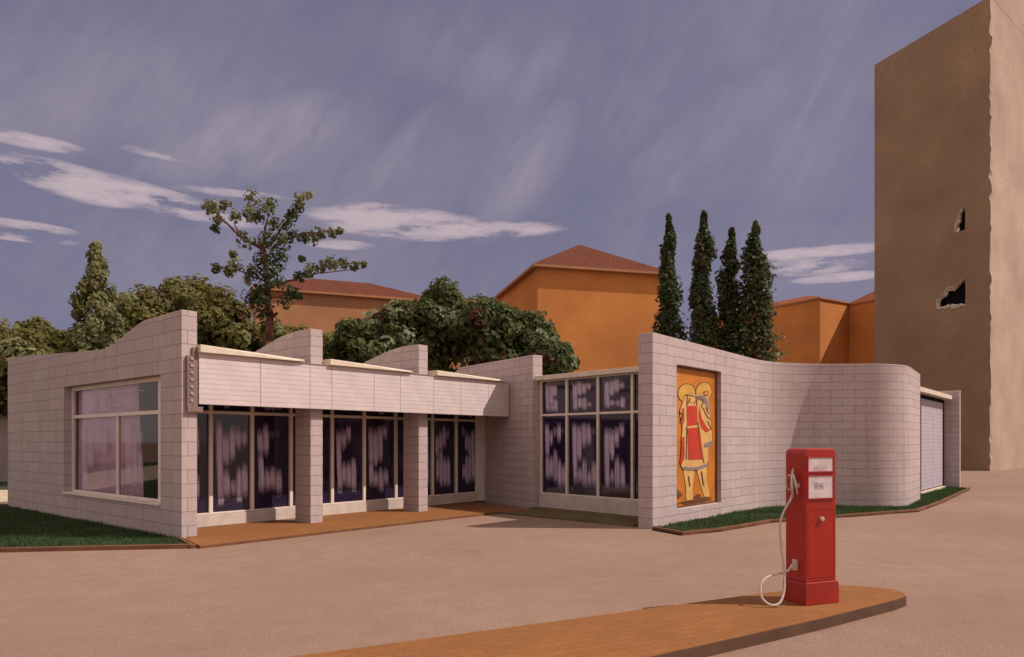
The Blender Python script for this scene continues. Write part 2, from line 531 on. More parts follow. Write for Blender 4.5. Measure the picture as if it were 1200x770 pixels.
def wall(mb, path, thick, ztop, holes=(), z0=-0.1, side=1, step=0.5):
    """a standing wall along a plan path. The face lies on the path, the thickness goes to the left (side=1) or right (-1).
    ztop: height as a function of the run along the path; holes: (t0, t1, z0, z1) through openings."""
    pts = [V2(*p) for p in path]
    run = [0.0]
    for a, b_ in zip(pts, pts[1:]):
        run.append(run[-1] + (b_ - a).length)
    brk = set(run)
    n = max(1, int(run[-1] / step))
    brk |= {run[-1] * i / n for i in range(n + 1)}
    for h in holes:
        brk |= {h[0], h[1]}
    brk = sorted(brk)
    clean = [brk[0]]
    for b_ in brk[1:]:
        if b_ - clean[-1] > 0.01:
            clean.append(b_)
    brk = clean

    def pos(t):
        for i in range(len(run) - 1):
            if t <= run[i + 1] + 1e-6:
                break
        f = (t - run[i]) / (run[i + 1] - run[i])
        p = pts[i].lerp(pts[i + 1], f)
        d = (pts[i + 1] - pts[i]).normalized()
        if f < 0.01 and i > 0:
            d = (d + (pts[i] - pts[i - 1]).normalized()).normalized()
        if f > 0.99 and i < len(run) - 2:
            d = (d + (pts[i + 2] - pts[i + 1]).normalized()).normalized()
        nrm = V2(-d.y, d.x) * side
        return p, p + nrm * thick

    for t0, t1 in zip(brk, brk[1:]):
        (f0, b0), (f1, b1) = pos(t0), pos(t1)
        za, zb = ztop(t0), ztop(t1)
        spans = [(z0, None)]
        tm = (t0 + t1) / 2
        hs = [h for h in holes if h[0] < tm < h[1]]
        if hs:
            h = hs[0]
            spans = [(z0, h[2]), (h[3], None)]
        for lo, hi in spans:
            ha, hb = (za, zb) if hi is None else (hi, hi)
            mb.face([(*f0, lo), (*f1, lo), (*f1, hb), (*f0, ha)], [(t0, lo), (t1, lo), (t1, hb), (t0, ha)])
            mb.face([(*b1, lo), (*b0, lo), (*b0, ha), (*b1, hb)], [(t1, lo), (t0, lo), (t0, ha), (t1, hb)])
            if hi is not None:
                mb.face([(*f0, hi), (*f1, hi), (*b1, hi), (*b0, hi)], [(t0, 0), (t1, 0), (t1, thick), (t0, thick)])
            elif lo != z0:
                mb.face([(*f0, lo), (*f1, lo), (*b1, lo), (*b0, lo)], [(t0, 0), (t1, 0), (t1, thick), (t0, thick)])
        mb.face([(*f0, za), (*f1, zb), (*b1, zb), (*b0, za)], [(t0, 0.02), (t1, 0.02), (t1, 0.02 + thick * .4), (t0, 0.02 + thick * .4)])
    for t in (brk[0], brk[-1]):
        f0, b0 = pos(t)
        mb.face([(*f0, z0), (*b0, z0), (*b0, ztop(t)), (*f0, ztop(t))], [(0.3, z0), (0.3 + thick, z0), (0.3 + thick, ztop(t)), (0.3, ztop(t))])
    for h in holes:
        for t in (h[0], h[1]):
            f0, b0 = pos(t)
            mb.face([(*f0, h[2]), (*b0, h[2]), (*b0, h[3]), (*f0, h[3])], [(0, h[2]), (thick, h[2]), (thick, h[3]), (0, h[3])])


def lin(*pts):
    """piecewise linear function with eased corners"""
    def f(t):
        if t <= pts[0][0]:
            return pts[0][1]
        for (a, za), (b_, zb) in zip(pts, pts[1:]):
            if t <= b_:
                k = (t - a) / (b_ - a)
                return za + (zb - za) * k
        return pts[-1][1]
    return f


# ------------------------------------------------------------------ plan of the station
P0 = V2(-6.34, 13.71)                # near corner of the left wall
D1 = V2(0.641, 0.7675).normalized()  # along the shop front, away to the right
NB = V2(-D1.y, D1.x)                 # back into the building


def pl(s, b):
    return P0 + D1 * s + NB * b


def p3(s, b, z):
    q = pl(s, b)
    return (q.x, q.y, z)


def v3(d, k=1.0):
    return (d.x * k, d.y * k, 0)


# ------------------------------------------------------------------ ground, paving, lawns
g = MB()
g.face([(-900, -200, 0), (900, -200, 0), (900, 1500, 0), (-900, 1500, 0)])
tag(g.build('ground', M['ground']), kind='structure')

terr = [pl(-0.32, -1.36), V2(-0.36, 18.68), V2(0.45, 19.0), pl(9.6, 1.5), pl(0.1, 1.5), pl(0.1, -0.15), pl(-0.02, -0.15)]
mb = MB()
mb.prism([(p.x, p.y) for p in terr], -0.05, 0.055, 0, 1, uvrot=atan2(D1.y, D1.x))
tag(mb.build('terrace', [M['paving'], M['kerb']], bevel=0.006), kind='structure')


mb = MB()
mb.prism([(-0.30, 18.66), (2.70, 15.84), (3.4, 16.6), (3.3, 17.5), (0.9, 20.2), (0.5, 20.0), (0.44, 18.99)], -0.05, 0.048)
tag(mb.build('shaded_soil_strip', M['soil_shade'], bevel=0.006), kind='structure')


def kerb(path, w, h, name='kerb', mat='kerb'):
    mb = MB()
    wall(mb, path, w, lambda t: h, z0=-0.05, side=1, step=0.6)
    return tag(mb.build(name, M[mat], bevel=0.006), kind='structure')


lawnL = [(-30, 12.0), (-8.7, 12.2), (-5.62, 12.66), (P0.x - .02, P0.y), (pl(0, 10.5).x - .02, pl(0, 10.5).y), (-14.8, 20.9), (-30, 20.9)]
mb = MB(); mb.prism(lawnL, -0.05, 0.03)
tag(mb.build('lawn', M['soil']), kind='structure')
kerb([(-30, 11.98), (-8.7, 12.18), (-5.62, 12.64)], 0.10, 0.075)
kerb([(-5.60, 12.64), (-6.28, 13.62)], 0.08, 0.07)

MA, MBp, MC, MD = (3.04, 15.44), (7.70, 20.85), (11.1, 20.15), (13.02, 22.78)
curve = fillet([MA, MBp, MC, MD], [2.6, 1.5], 16)
edge_out = [(3.02, 15.2), (3.42, 14.36), (4.4, 15.0), (6.04, 16.6), (8.54, 17.9), (10.9, 19.15), (13.2, 21.9), (17.55, 27.45), (18.1, 28.2)]
lawnR = edge_out + [(17.9, 28.6), (17.3, 28.75), (12.65, 23.05), (13.0, 22.8)] + [(p.x, p.y) for p in reversed(curve)]
mb = MB(); mb.prism(lawnR, -0.05, 0.03)
bl = mb.build('lawn', M['soil']); tag(bl, kind='structure')
kerb(edge_out, 0.09, 0.075)

mb = MB(); mb.face([(-60, 21.2, 0.03), (-14.4, 21.2, 0.03), (-14.4, 27.4, 0.03), (-60, 27.4, 0.03)])
tag(mb.build('path', M['path']), kind='structure')
mb = MB(); mb.face([(-60, 27.5, 0.02), (-14.4, 27.5, 0.02), (-14.4, 34, 0.02), (-60, 34, 0.02)])
tag(mb.build('verge', M['soil']), kind='structure')


def inside(p, poly):
    c = False
    for (x0, y0), (x1, y1) in zip(poly, poly[1:] + poly[:1]):
        if (y0 > p[1]) != (y1 > p[1]) and p[0] < (x1 - x0) * (p[1] - y0) / (y1 - y0) + x0:
            c = not c
    return c


def grow_grass(poly, n, xr, yr, hgt, label):
    v, f, tone = [], [], []
    k = 0
    while k < n:
        x, y = random.uniform(*xr), random.uniform(*yr)
        if not inside((x, y), poly):
            continue
        k += 1
        h = hgt * random.uniform(0.5, 1.25) * (0.7 + 0.6 * mnoise.noise((x * 1.3, y * 1.3, 0)))
        a = random.uniform(0, 2 * pi)
        w = 0.007
        lx, ly = random.gauss(0, 0.35) * h, random.gauss(0, 0.35) * h
        i = len(v)
        v += [(x - cos(a) * w, y - sin(a) * w, 0.028), (x + cos(a) * w, y + sin(a) * w, 0.028), (x + lx, y + ly, 0.03 + h)]
        f.append((i, i + 1, i + 2))
        tone.append(min(1, max(0, 0.5 + 0.5 * mnoise.noise((x * .5, y * .5, 3)) + random.gauss(0, 0.18))))
    me = bpy.data.meshes.new('grass')
    me.from_pydata(v, [], f)
    me.materials.append(M['grass'])
    at_ = me.attributes.new('tone', 'FLOAT', 'FACE')
    at_.data.foreach_set('value', tone)
    o = bpy.data.objects.new('grass', me)
    COL.objects.link(o)
    return tag(o, label, 'grass', kind='stuff')


grow_grass(lawnL, 30000, (-14.5, -5.6), (12.1, 20.5), 0.085, 'dark green lawn along the long wall with the big window')
grow_grass(lawnR, 26000, (3.0, 18.0), (14.3, 28.7), 0.085, 'dark green strip of lawn below the mural and the curved wall')

# island
isl_c = [(-6.5, 3.2), (-4.5, 3.4), (1.06, 5.86), (3.13, 7.20), (4.30, 8.02), (4.55, 8.24), (4.63, 8.44), (4.56, 8.62), (4.30, 8.78), (4.02, 8.83), (3.02, 8.42), (-1.87, 5.89), (-6.5, 3.5)]
mb = MB(); mb.prism(isl_c, -0.05, 0.12, 0, 1, uvrot=radians(28))
tag(mb.build('pump_island', [M['paving'], M['kerb_dark']], bevel=0.012), kind='structure')

# ------------------------------------------------------------------ the station building
st = thing('service_station', 'low grey block service station with stepped fins, glazed shop front and curved end wall', 'building', (-3.2, 19.0, 0))


def part(mb, name, mats, parent=None, **kw):
    return mb.build(name, mats, parent or st, **kw)


# left wall with the big window opening
WIN = (0.9, 6.2, 0.60, 3.24)
mb = MB()
wall(mb, [pl(0, 0), pl(0, 10.6)], 0.30, lin((0, 4.43), (1.7, 4.40), (2.3, 4.27), (3.2, 4.03), (3.8, 3.97), (10.6, 4.30)), holes=[WIN], side=-1, step=0.4)
part(mb, 'side_wall', M['block_big'])
# back wall and floor of the shop
mb = MB()
wall(mb, [pl(0.3, 9.7), pl(10.2, 9.7)], 0.3, lambda t: 3.55, side=1, step=3)
part(mb, 'back_wall', M['block_big'])
mb = MB(); mb.box(p3(0.31, 1.5, 0.0), v3(D1, 9.8), v3(NB, 8.15), (0, 0, 0.06))
part(mb, 'shop_floor', M['dark'])
mb = MB(); mb.box(p3(2.6, 1.6, 0.07), v3(D1, 0.1), v3(NB, 8.0), (0, 0, 3.3))
part(mb, 'inner_partition', M['dark'])

# fins
prof = lin((0, 4.43), (0.65, 4.43), (1.2, 4.36), (1.9, 4.20), (3.0, 3.93), (3.8, 3.70), (4.6, 3.66))
for s, b0, ln in ((2.95, 0.10, 4.6), (6.30, 0.18, 4.6)):
    mb = MB()
    wall(mb, [pl(s, b0), pl(s, b0 + 0.60)], 0.33, lambda t: 3.498, side=-1, step=0.3)
    part(mb, 'pillar', M['block'], bevel=0.012)
    mb = MB()
    wall(mb, [pl(s, b0), pl(s, b0 + ln)], 0.33, prof, z0=3.502, side=-1, step=0.3)
    part(mb, 'fin_wall', M['block'], bevel=0.012)
# protruding cross wall
P4, W4 = V2(0.58, 20.1), V2(-0.547, 0.837)
mb = MB()
wall(mb, [P4, P4 + W4 * 6.3], 0.34, lin((0, 4.33), (4.2, 4.34), (5.2, 3.98), (6.3, 3.85)), side=-1, step=0.4)
part(mb, 'cross_wall', M['block'], bevel=0.012)

# roof deck, wedge slabs, fascia
mb = MB(); mb.box(p3(0.31, 0.13, 3.50), v3(D1, 9.75), v3(NB, 9.5), (0, 0, 0.09))
part(mb, 'roof_deck', M['soffit'])
for s0, s1, zt0, zt1 in ((0.29, 2.64, 3.775, 3.685), (3.30, 5.80, 3.76, 3.675), (6.65, 9.45, 3.76, 3.68)):
    mb = MB()
    for b0, b1 in ((-0.16, 7.5),):
        lo = 3.625
        q = [p3(s0, b0, lo), p3(s1 - .25, b0, lo + .01), p3(s1, b0 + .02, zt1 - 0.045), p3(s1, b0 + .02, zt1), p3(s0, b0, zt0)]
        r = [p3(s0, b1, lo), p3(s1 - .25, b1, lo + .01), p3(s1, b1, zt1 - 0.045), p3(s1, b1, zt1), p3(s0, b1, zt0)]
        mb.face(q); mb.face(list(reversed(r)))
        for i in range(5):
            j = (i + 1) % 5
            mb.face([q[j], q[i], r[i], r[j]])
    part(mb, 'roof_slab', M['cream'], bevel=0.008)
mb = MB()
js = [0.30, 1.62, 2.82, 3.40, 4.62, 5.45, 6.60, 7.62, 8.75, 9.66]
for a, b_ in zip(js, js[1:]):
    mb.box(p3(a + .006, -0.075, 2.62), v3(D1, b_ - a - .012), v3(NB, 0.06), (0, 0, 0.995))
mb.box(p3(0.31, -0.014, 2.63), v3(D1, 9.33), v3(NB, 0.10), (0, 0, 0.975), 1)
part(mb, 'fascia', [M['boards'], M['joint']])
mb = MB(); mb.box(p3(0.295, -0.10, 3.617), v3(D1, 9.33), v3(NB, 0.16), (0, 0, 0.006))
part(mb, 'fascia_capping', M['cream'])


def glazing(name, origin, d, inward, marks, z_levels, frame_w, parts, end_posts=(0.06, 0.06), frame_d=0.09, glass='glass', uplift=0.0, wide=()):
    """a glazed screen. marks: mullion positions along d; z_levels: rails. Frame is one part, every pane a sub-part"""
    mb = MB()
    zt, zb = z_levels[-1], z_levels[0]
    o2 = V2(*origin)
    hw = frame_w / 2

    def bx(s0, s1, a, b_, dep0=-0.015, dep1=frame_d):
        q = o2 + d * s0 + inward * dep0
        mb.box((q.x, q.y, a), v3(d, s1 - s0), v3(inward, dep1 - dep0), (0, 0, b_ - a))
    for i, m_ in enumerate(marks):
        w0, w1 = hw, hw
        if i == 0:
            w0, w1 = 0.0, end_posts[0]
        if i == len(marks) - 1:
            w0, w1 = end_posts[1], 0.0
        bx(m_ - w0, m_ + w1, zb, zt)
    for s0, s1, i in zip(marks, marks[1:], range(99)):
        for z in z_levels:
            lo, hi = z - hw * .8, z + hw * .8
            if z == zb: lo = z
            if z == zt: hi = z
            bx(s0 + 0.001, s1 - 0.001, lo, hi, -0.011, frame_d - 0.006)
    fr = part(mb, name, M['frame'], bevel=0.004)
    for s0, s1 in zip(marks, marks[1:]):
        for a, b_ in zip(z_levels, z_levels[1:]):
            q0 = o2 + d * (s0 + .01) + inward * 0.045
            q1 = o2 + d * (s1 - .01) + inward * 0.045
            pm = MB()
            pm.face([(q0.x, q0.y, a + .005), (q1.x, q1.y, a + .005), (q1.x, q1.y, b_ - .005), (q0.x, q0.y, b_ - .005)], [(0, 0), (1, 0), (1, 1), (0, 1)])
            e = inward * 0.008
            pm.face([(q1.x + e.x, q1.y + e.y, a + .005), (q0.x + e.x, q0.y + e.y, a + .005), (q0.x + e.x, q0.y + e.y, b_ - .005), (q1.x + e.x, q1.y + e.y, b_ - .005)], [(1, 0), (0, 0), (0, 1), (1, 1)])
            pm.build('pane', M[glass], fr, merge=False)
    return fr


FB = 1.34
F0 = pl(0, FB)
glazing('shop_window', F0, D1, NB, [0.31, 1.27, 2.25, 3.26, 4.44, 5.45, 6.54, 7.92, 8.90, 9.82], [0.31, 2.53, 3.48], 0.085, st)
mb = MB(); q = F0 + NB * -0.03 + D1 * 0.31
mb.box((q.x, q.y, 0.05), v3(D1, 9.51), v3(NB, 0.14), (0, 0, 0.255))
part(mb, 'plinth', M['plinth'], bevel=0.005)
mb = MB(); q = F0 + D1 * 9.825 + NB * -0.05
mb.box((q.x, q.y, 0.05), v3(D1, 0.33), v3(NB, 0.2), (0, 0, 3.44))
part(mb, 'corner_post', M['frame'], bevel=0.006)

# brown notched bracket on the end of the side wall, beside the fascia
mb = MB()
mb.box(p3(0.075, -0.07, 2.50), v3(D1, 0.10), v3(NB, 0.065), (0, 0, 1.05))
mb.box(p3(0.19, -0.05, 2.50), v3(D1, 0.10), v3(NB, 0.045), (0, 0, 1.22))
mb.box(p3(0.08, -0.085, 2.47), v3(D1, 0.30), v3(NB, 0.03), (0, 0, 0.10))
for k in range(7):
    mb.box(p3(0.135, -0.09, 2.66 + k * 0.135), v3(D1, 0.05), v3(NB, 0.03), (0, 0, 0.05), 1)
part(mb, 'sign_bracket', [M['bracket'], M['soffit']])

# big window in the side wall: frame, panes, curtain
LW = MB()
wd = D1                                           # inward
dep = 0.17
t0, t1, zb, zt, zr = WIN[0], WIN[1], WIN[2], WIN[3], 2.50


def lwbox(a, b_, lo, hi, d0, d1):
    q = pl(d0, a)
    LW.box((q.x, q.y, lo), v3(NB, b_ - a), v3(D1, d1 - d0), (0, 0, hi - lo))


lwbox(t0 + .004, t0 + 0.50, zb + .003, zt - .003, dep, dep + .08)
lwbox(t1 - 0.10, t1 - .004, zb + .003, zt - .003, dep, dep + .08)
lwbox(t0 + .5, t1 - .1, zb + .003, zb + .10, dep + .004, dep + .076)
lwbox(t0 + .5, t1 - .1, zt - .10, zt - .003, dep + .004, dep + .076)
lwbox(t0 + .5, t1 - .1, zr - .04, zr + .04, dep + .002, dep + .078)
lwbox(3.42, 3.51, zb + .1, zr - .04, dep + .005, dep + .075)
lw = part(LW, 'side_window', M['frame'], bevel=0.005)
LW = MB()
lwbox(t0 + .01, t1 - .01, zb + .004, zb + .05, -0.04, dep - .003)
LW.build('sill', M['frame'], lw, bevel=0.005)
for a, b_, lo, hi in ((1.41, 6.09, zr + .03, zt - .09), (1.41, 3.43, zb + .09, zr - .03), (3.50, 6.09, zb + .09, zr - .03)):
    pm = MB()
    q0, q1 = pl(dep + .04, b_), pl(dep + .04, a)
    pm.face([(*q0, lo), (*q1, lo), (*q1, hi), (*q0, hi)], [(0, 0), (1, 0), (1, 1), (0, 1)])
    pm.build('pane', M['clear'], lw, merge=False)
cm = MB()


def sky_curtain(a, b_, lo, hi, d0):
    n = 90
    prev = None
    for k in range(n + 1):
        t = a + (b_ - a) * k / n
        pts = []
        for j in range(7):
            z = lo + (hi - lo) * j / 6
            edge = 0.0
            if k == 0: edge = -0.32 * (1 - (z - lo) / (hi - lo))
            w = 0.035 * sin(k * 0.9 + 0.6 * sin(k * 0.23)) * (0.5 + 0.5 * (hi - z) / (hi - lo)) + 0.012 * sin(k * 2.3)
            q = pl(d0 + w, t + edge * 1.0)
            pts.append((q.x, q.y, z))
        if prev:
            for j in range(6):
                cm.face([prev[j], pts[j], pts[j + 1], prev[j + 1]])
        prev = pts


sky_curtain(2.75, 7.2, 0.5, 3.3, 0.33)
cm.build('sky_curtain', M['sky_curtain'], lw, smooth=True)

# glazed screen between the cross wall and the mural wall
G0, GD = V2(0.80, 20.22), V2(3.04, -3.31).normalized()
GN = V2(-GD.y, GD.x)
glazing('screen_window', G0, GD, GN, [0.0, 1.02, 2.13, 3.25, 4.42], [0.43, 2.63, 3.60], 0.075, st)
mb = MB(); q = G0 - GN * 0.05
mb.box((q.x, q.y, -0.02), v3(GD, 4.43), v3(GN, 0.16), (0, 0, 0.449))
part(mb, 'plinth', M['plinth'], bevel=0.005)
mb = MB(); q = G0 - GN * 0.16 - GD * 0.22
rp = [q, G0 + GD * 4.42 - GN * 0.16, G0 + GD * 4.42 + D1 * 4.6, V2(3.6, 22.6), V2(1.0, 23.6), G0 - GD * .22 + GN * .1]
mb.prism([(p.x, p.y) for p in rp], 3.605, 3.735)
part(mb, 'roof_slab', M['cream'], bevel=0.008)

# mural wall + curved end wall
HOLE = (1.09, 3.44, 0.35, 3.65)
mb = MB()
tot = sum((b_ - a).length for a, b_ in zip(curve, curve[1:]))
wall(mb, curve, 0.36, lin((0, 4.26), (tot, 4.04)), holes=[HOLE], side=1, step=0.45)
part(mb, 'curved_wall', M['block'], bevel=0.012)

# rear wing: recessed boarded door, roof and end wall
E0 = V2(12.62, 23.02)
ED = (V2(17.4, 28.73) - E0).normalized()
EN = V2(-ED.y, ED.x)
mb = MB(); wall(mb, [E0, E0 + ED * 2.45], 0.25, lambda t: 3.55, side=1, step=2)
part(mb, 'rear_wall', M['block'])
dm = MB(); q = E0 + ED * 2.46
dm.box((q.x, q.y, 0.12), v3(ED, 0.10), v3(EN, 0.1), (0, 0, 3.42))
q = E0 + ED * 7.25
dm.box((q.x, q.y, 0.12), v3(ED, 0.10), v3(EN, 0.1), (0, 0, 3.42))
q = E0 + ED * 2.56
dm.box((q.x, q.y, 3.45), v3(ED, 4.69), v3(EN, 0.1), (0, 0, 0.09))
q = E0 + ED * 2.46 - EN * .08
dm.box((q.x, q.y, -0.02), v3(ED, 4.9), v3(EN, 0.3), (0, 0, 0.135), 1)
gd = part(dm, 'garage_door', [M['dark'], M['cream']])
for k in range(2):
    a = 2.95 + k * 2.15
    lm = MB(); q = E0 + ED * a + EN * (0.02)
    lm.box((q.x, q.y, 0.15), v3(ED, 2.12), v3(EN, 0.06), (0, 0, 3.27))
    lm.build('door_leaf', M['door_boards'], gd, bevel=0.006)
lm = MB(); q = E0 + ED * 2.57 + EN * 0.07
lm.box((q.x, q.y, 0.125), v3(ED, 4.67), v3(EN, 0.03), (0, 0, 3.32))
lm.build('door_backing', M['dark'], gd)
mb = MB(); q = E0 - EN * 0.28 + ED * 0.02
mb.box((q.x, q.y, 3.555), v3(ED, 7.3), v3(EN, 6.0), (0, 0, 0.16))
part(mb, 'roof_slab', M['cream'], bevel=0.008)
R0 = V2(17.80, 28.40)
mb = MB(); wall(mb, [R0, R0 + V2(-0.767, 0.642) * 5.5], 0.24, lambda t: 3.92, side=-1, step=1)
part(mb, 'end_wall', M['block'], bevel=0.012)

# ------------------------------------------------------------------ mural in its recess
TM = V2(*MBp) - V2(*MA)
TD = TM.normalized(); TN = V2(-TD.y, TD.x)
mu = thing('mural_panel', 'tall orange painted panel with haloed figures, recessed in the pale block wall', 'mural', (*(V2(*MA) + TD * 2.26), 0.35))
MW, MH = HOLE[1] - HOLE[0] - 0.012, HOLE[3] - HOLE[2] - 0.012
mo = V2(*MA) + TD * (HOLE[0] + .006) + TN * 0.13
mz = HOLE[2] + .006


def mpt(x, y, lift):
    u = (x - 55) / 190.0
    top, bot = 22 + 43 * u, 712 - 20 * u
    v = 1 - (y - top) / (bot - top)
    q = mo + TD * (u * MW) - TN * lift
    return (q.x, q.y, mz + v * MH)


mb = MB(); mb.box((mo.x, mo.y, mz), v3(TD, MW), v3(TN, 0.10), (0, 0, MH))
mb.build('board', M['mural_bg'], mu)


def fpt(x, y, lift):
    return mpt(150 + (x - 150) * 0.95, y, lift)


def mshape(bmm, poly, lift, mi=0, base=0.0):
    f_ = [fpt(x, y, lift) for x, y in poly]
    g_ = [fpt(x, y, base) for x, y in poly]
    bmm.face(f_, None, mi)
    for i in range(len(poly)):
        j = (i + 1) % len(poly)
        bmm.face([g_[i], g_[j], f_[j], f_[i]], None, mi)


def circ(cx, cy, rx, ry=None, n=28):
    ry = ry or rx
    return [(cx + rx * cos(2 * pi * k / n), cy + ry * sin(2 * pi * k / n)) for k in range(n)]


def grow(poly, k):
    cx = sum(p[0] for p in poly) / len(poly); cy = sum(p[1] for p in poly) / len(poly)
    return [(cx + (x - cx) * (1 + k / 40), cy + (y - cy) * (1 + k / 110)) for x, y in poly]


def smooth_poly(p, it=2):
    for _ in range(it):
        q = []
        for a, b_ in zip(p, p[1:] + p[:1]):
            q += [(a[0] * .75 + b_[0] * .25, a[1] * .75 + b_[1] * .25), (a[0] * .25 + b_[0] * .75, a[1] * .25 + b_[1] * .75)]
        p = q
    return p


def stroke(bmm, pts, w, lift, mi=0):
    for a, b_ in zip(pts, pts[1:]):
        dx, dy = b_[0] - a[0], b_[1] - a[1]
        l_ = math.hypot(dx, dy) or 1
        nx, ny = -dy / l_ * w / 2, dx / l_ * w / 2
        mshape(bmm, [(a[0] + nx, a[1] + ny), (b_[0] + nx, b_[1] + ny), (b_[0] - nx, b_[1] - ny), (a[0] - nx, a[1] - ny)], lift, mi, lift - .004)


mb = MB()
for cx, cy in ((112, 160), (190, 156)):
    mshape(mb, circ(cx, cy, 40, 48), 0.006, 1)
    mshape(mb, circ(cx, cy, 36, 44), 0.009, 0)
mb.build('halo', [M['mural_gold'], M['mural_line']], mu, merge=False)
mb = MB()
robe = smooth_poly([(88, 225), (98, 190), (104, 168), (128, 160), (152, 172), (182, 160), (204, 168), (214, 200), (216, 262), (224, 340), (228, 400), (206, 424), (212, 508), (150, 526), (92, 520), (84, 500), (94, 420), (86, 390), (96, 330), (80, 250)])
mshape(mb, grow(robe, 1.5), 0.012, 1)
mshape(mb, robe, 0.016, 0)
legs = [smooth_poly([(94, 520), (146, 520), (142, 580), (136, 620), (138, 680), (108, 684), (110, 620), (104, 580)]),
        smooth_poly([(152, 520), (204, 508), (200, 570), (206, 610), (220, 664), (194, 672), (178, 620), (168, 580)])]
for lg in legs:
    mshape(mb, grow(lg, 2.5), 0.007, 1)
    mshape(mb, lg, 0.011, 0)
for x in ((66, 640), (70, 676)):
    pass
mb.build('figure', [M['mural_flesh'], M['mural_line']], mu, merge=False)
mb = MB()
for poly in ([(110, 222), (156, 222), (157, 314), (112, 318)], [(114, 331), (166, 326), (184, 482), (118, 481)], [(90, 372), (100, 370), (101, 470), (88, 500), (82, 496)],
             [(90, 236), (98, 226), (99, 300), (92, 310)], [(166, 226), (178, 285), (196, 322), (217, 343), (196, 352), (174, 326), (163, 280)]):
    mshape(mb, grow(poly, 1.6), 0.019, 1, .012)
    mshape(mb, poly, 0.022, 0, .012)
mb.build('tunic', [M['mural_red'], M['mural_line']], mu, merge=False)
mb = MB()
mshape(mb, smooth_poly([(90, 512), (150, 521), (212, 500), (211, 514), (150, 536), (92, 528)], 1), 0.021, 1, .012)
mshape(mb, smooth_poly([(184, 408), (230, 392), (230, 414), (192, 430)], 1), 0.021, 1, .012)
mshape(mb, smooth_poly([(84, 690), (112, 676), (150, 676), (190, 662), (226, 668), (190, 690), (130, 700)], 1), 0.013, 0)
mshape(mb, smooth_poly([(142, 660), (160, 646), (178, 656), (170, 670), (146, 672)], 1), 0.013, 0)
mshape(mb, smooth_poly([(64, 612), (84, 634), (96, 650), (66, 676)], 1), 0.008, 0)
mshape(mb, smooth_poly([(146, 176), (176, 168), (204, 190), (214, 236), (206, 250), (196, 222), (176, 196), (152, 196)], 1), 0.02, 1, .012)
for s_ in ([(104, 168), (130, 172), (150, 178), (182, 196)], [(122, 182), (119, 204), (108, 216)], [(150, 198), (140, 214)], [(150, 180), (156, 220)], [(184, 196), (176, 232)],
           [(196, 230), (210, 262)], [(182, 232), (198, 268), (214, 290)], [(112, 172), (110, 222)], [(160, 300), (168, 420), (188, 500)], [(110, 320), (108, 480)],
           [(80, 250), (92, 262), (84, 300)], [(222, 340), (206, 300)], [(118, 560), (124, 610)], [(176, 540), (186, 610)], [(66, 690), (90, 684), (226, 676)]):
    stroke(mb, s_, 4, 0.024)
mb.build('outline', [M['mural_line'], M['mural_grey']], mu, merge=False)
mb = MB()
mshape(mb, circ(197, 164, 12, 13), 0.024, 1, .012)
mshape(mb, circ(197, 164, 9, 10), 0.027, 0, .012)
mb.build('hair_bun', [M['orange'], M['mural_line']], mu, merge=False)
mb = MB()
mshape(mb, smooth_poly([(122, 176), (146, 178), (148, 200), (124, 208)], 1), 0.026, 0, .012)
mb.build('face', M['mural_flesh'], mu, merge=False)
mb = MB()
for a, b_ in (((0, 0), (MW, .035)), ((0, MH - .035), (MW, MH)), ((0, .036), (.035, MH - .036)), ((MW - .035, .036), (MW, MH - .036))):
    q = mo + TD * a[0] - TN * 0.018
    mb.box((q.x, q.y, mz + a[1]), v3(TD, b_[0] - a[0]), v3(TN, 0.016), (0, 0, b_[1] - a[1]))
mb.build('frame', M['mural_line'], mu)

# ------------------------------------------------------------------ fuel pump
PX, PY = V2(cos(radians(21)), sin(radians(21))), V2(-sin(radians(21)), cos(radians(21)))
PO = V2(3.166, 7.70)
pu = thing('fuel_pump', 'red fuel pump with two white dials and a pale hanging hose', 'fuel pump', (*(PO + PX * .23 + PY * .17), 0.12))
W, D, H = 0.47, 0.35, 1.70


def pp(x, y, z):
    q = PO + PX * x + PY * y
    return (q.x, q.y, 0.12 + z)


def rr(x0, x1, z0, z1, r, n=6, corners=(0, 0, 1, 1)):
    pts = []
    for (cx, cz, a0), c in zip(((x1, z0, -90), (x1, z1, 0), (x0, z1, 90), (x0, z0, 180)), (corners[0], corners[2], corners[3], corners[1])):
        if not c:
            pts.append((cx, cz)); continue
        sx, sz = (-1 if cx == x1 else 1), (-1 if cz == z1 else 1)
        ox, oz = cx + sx * r, cz + sz * r
        for k in range(n + 1):
            a = radians(a0 + 90 * k / n)
            pts.append((ox + r * cos(a), oz + r * sin(a)))
    return pts


def slab_front(mb, prof_, y0, y1, mi=0):
    f_ = [pp(x, y0, z) for x, z in prof_]
    g_ = [pp(x, y1, z) for x, z in prof_]
    mb.face(f_, None, mi); mb.face(list(reversed(g_)), None, mi)
    for i in range(len(prof_)):
        j = (i + 1) % len(prof_)
        mb.face([f_[j], f_[i], g_[i], g_[j]], None, mi)


mb = MB()
slab_front(mb, rr(0.022, W - 0.022, 0.245, H, 0.062), 0.022, D - 0.022)
mb.build('body', M['red'], pu, bevel=0.012)
mb = MB()
slab_front(mb, [(0, 0), (W, 0), (W, 0.215), (W - .022, 0.247), (.022, .247), (0, .215)], 0, D)
mb.build('base', M['red_base'], pu, bevel=0.008)


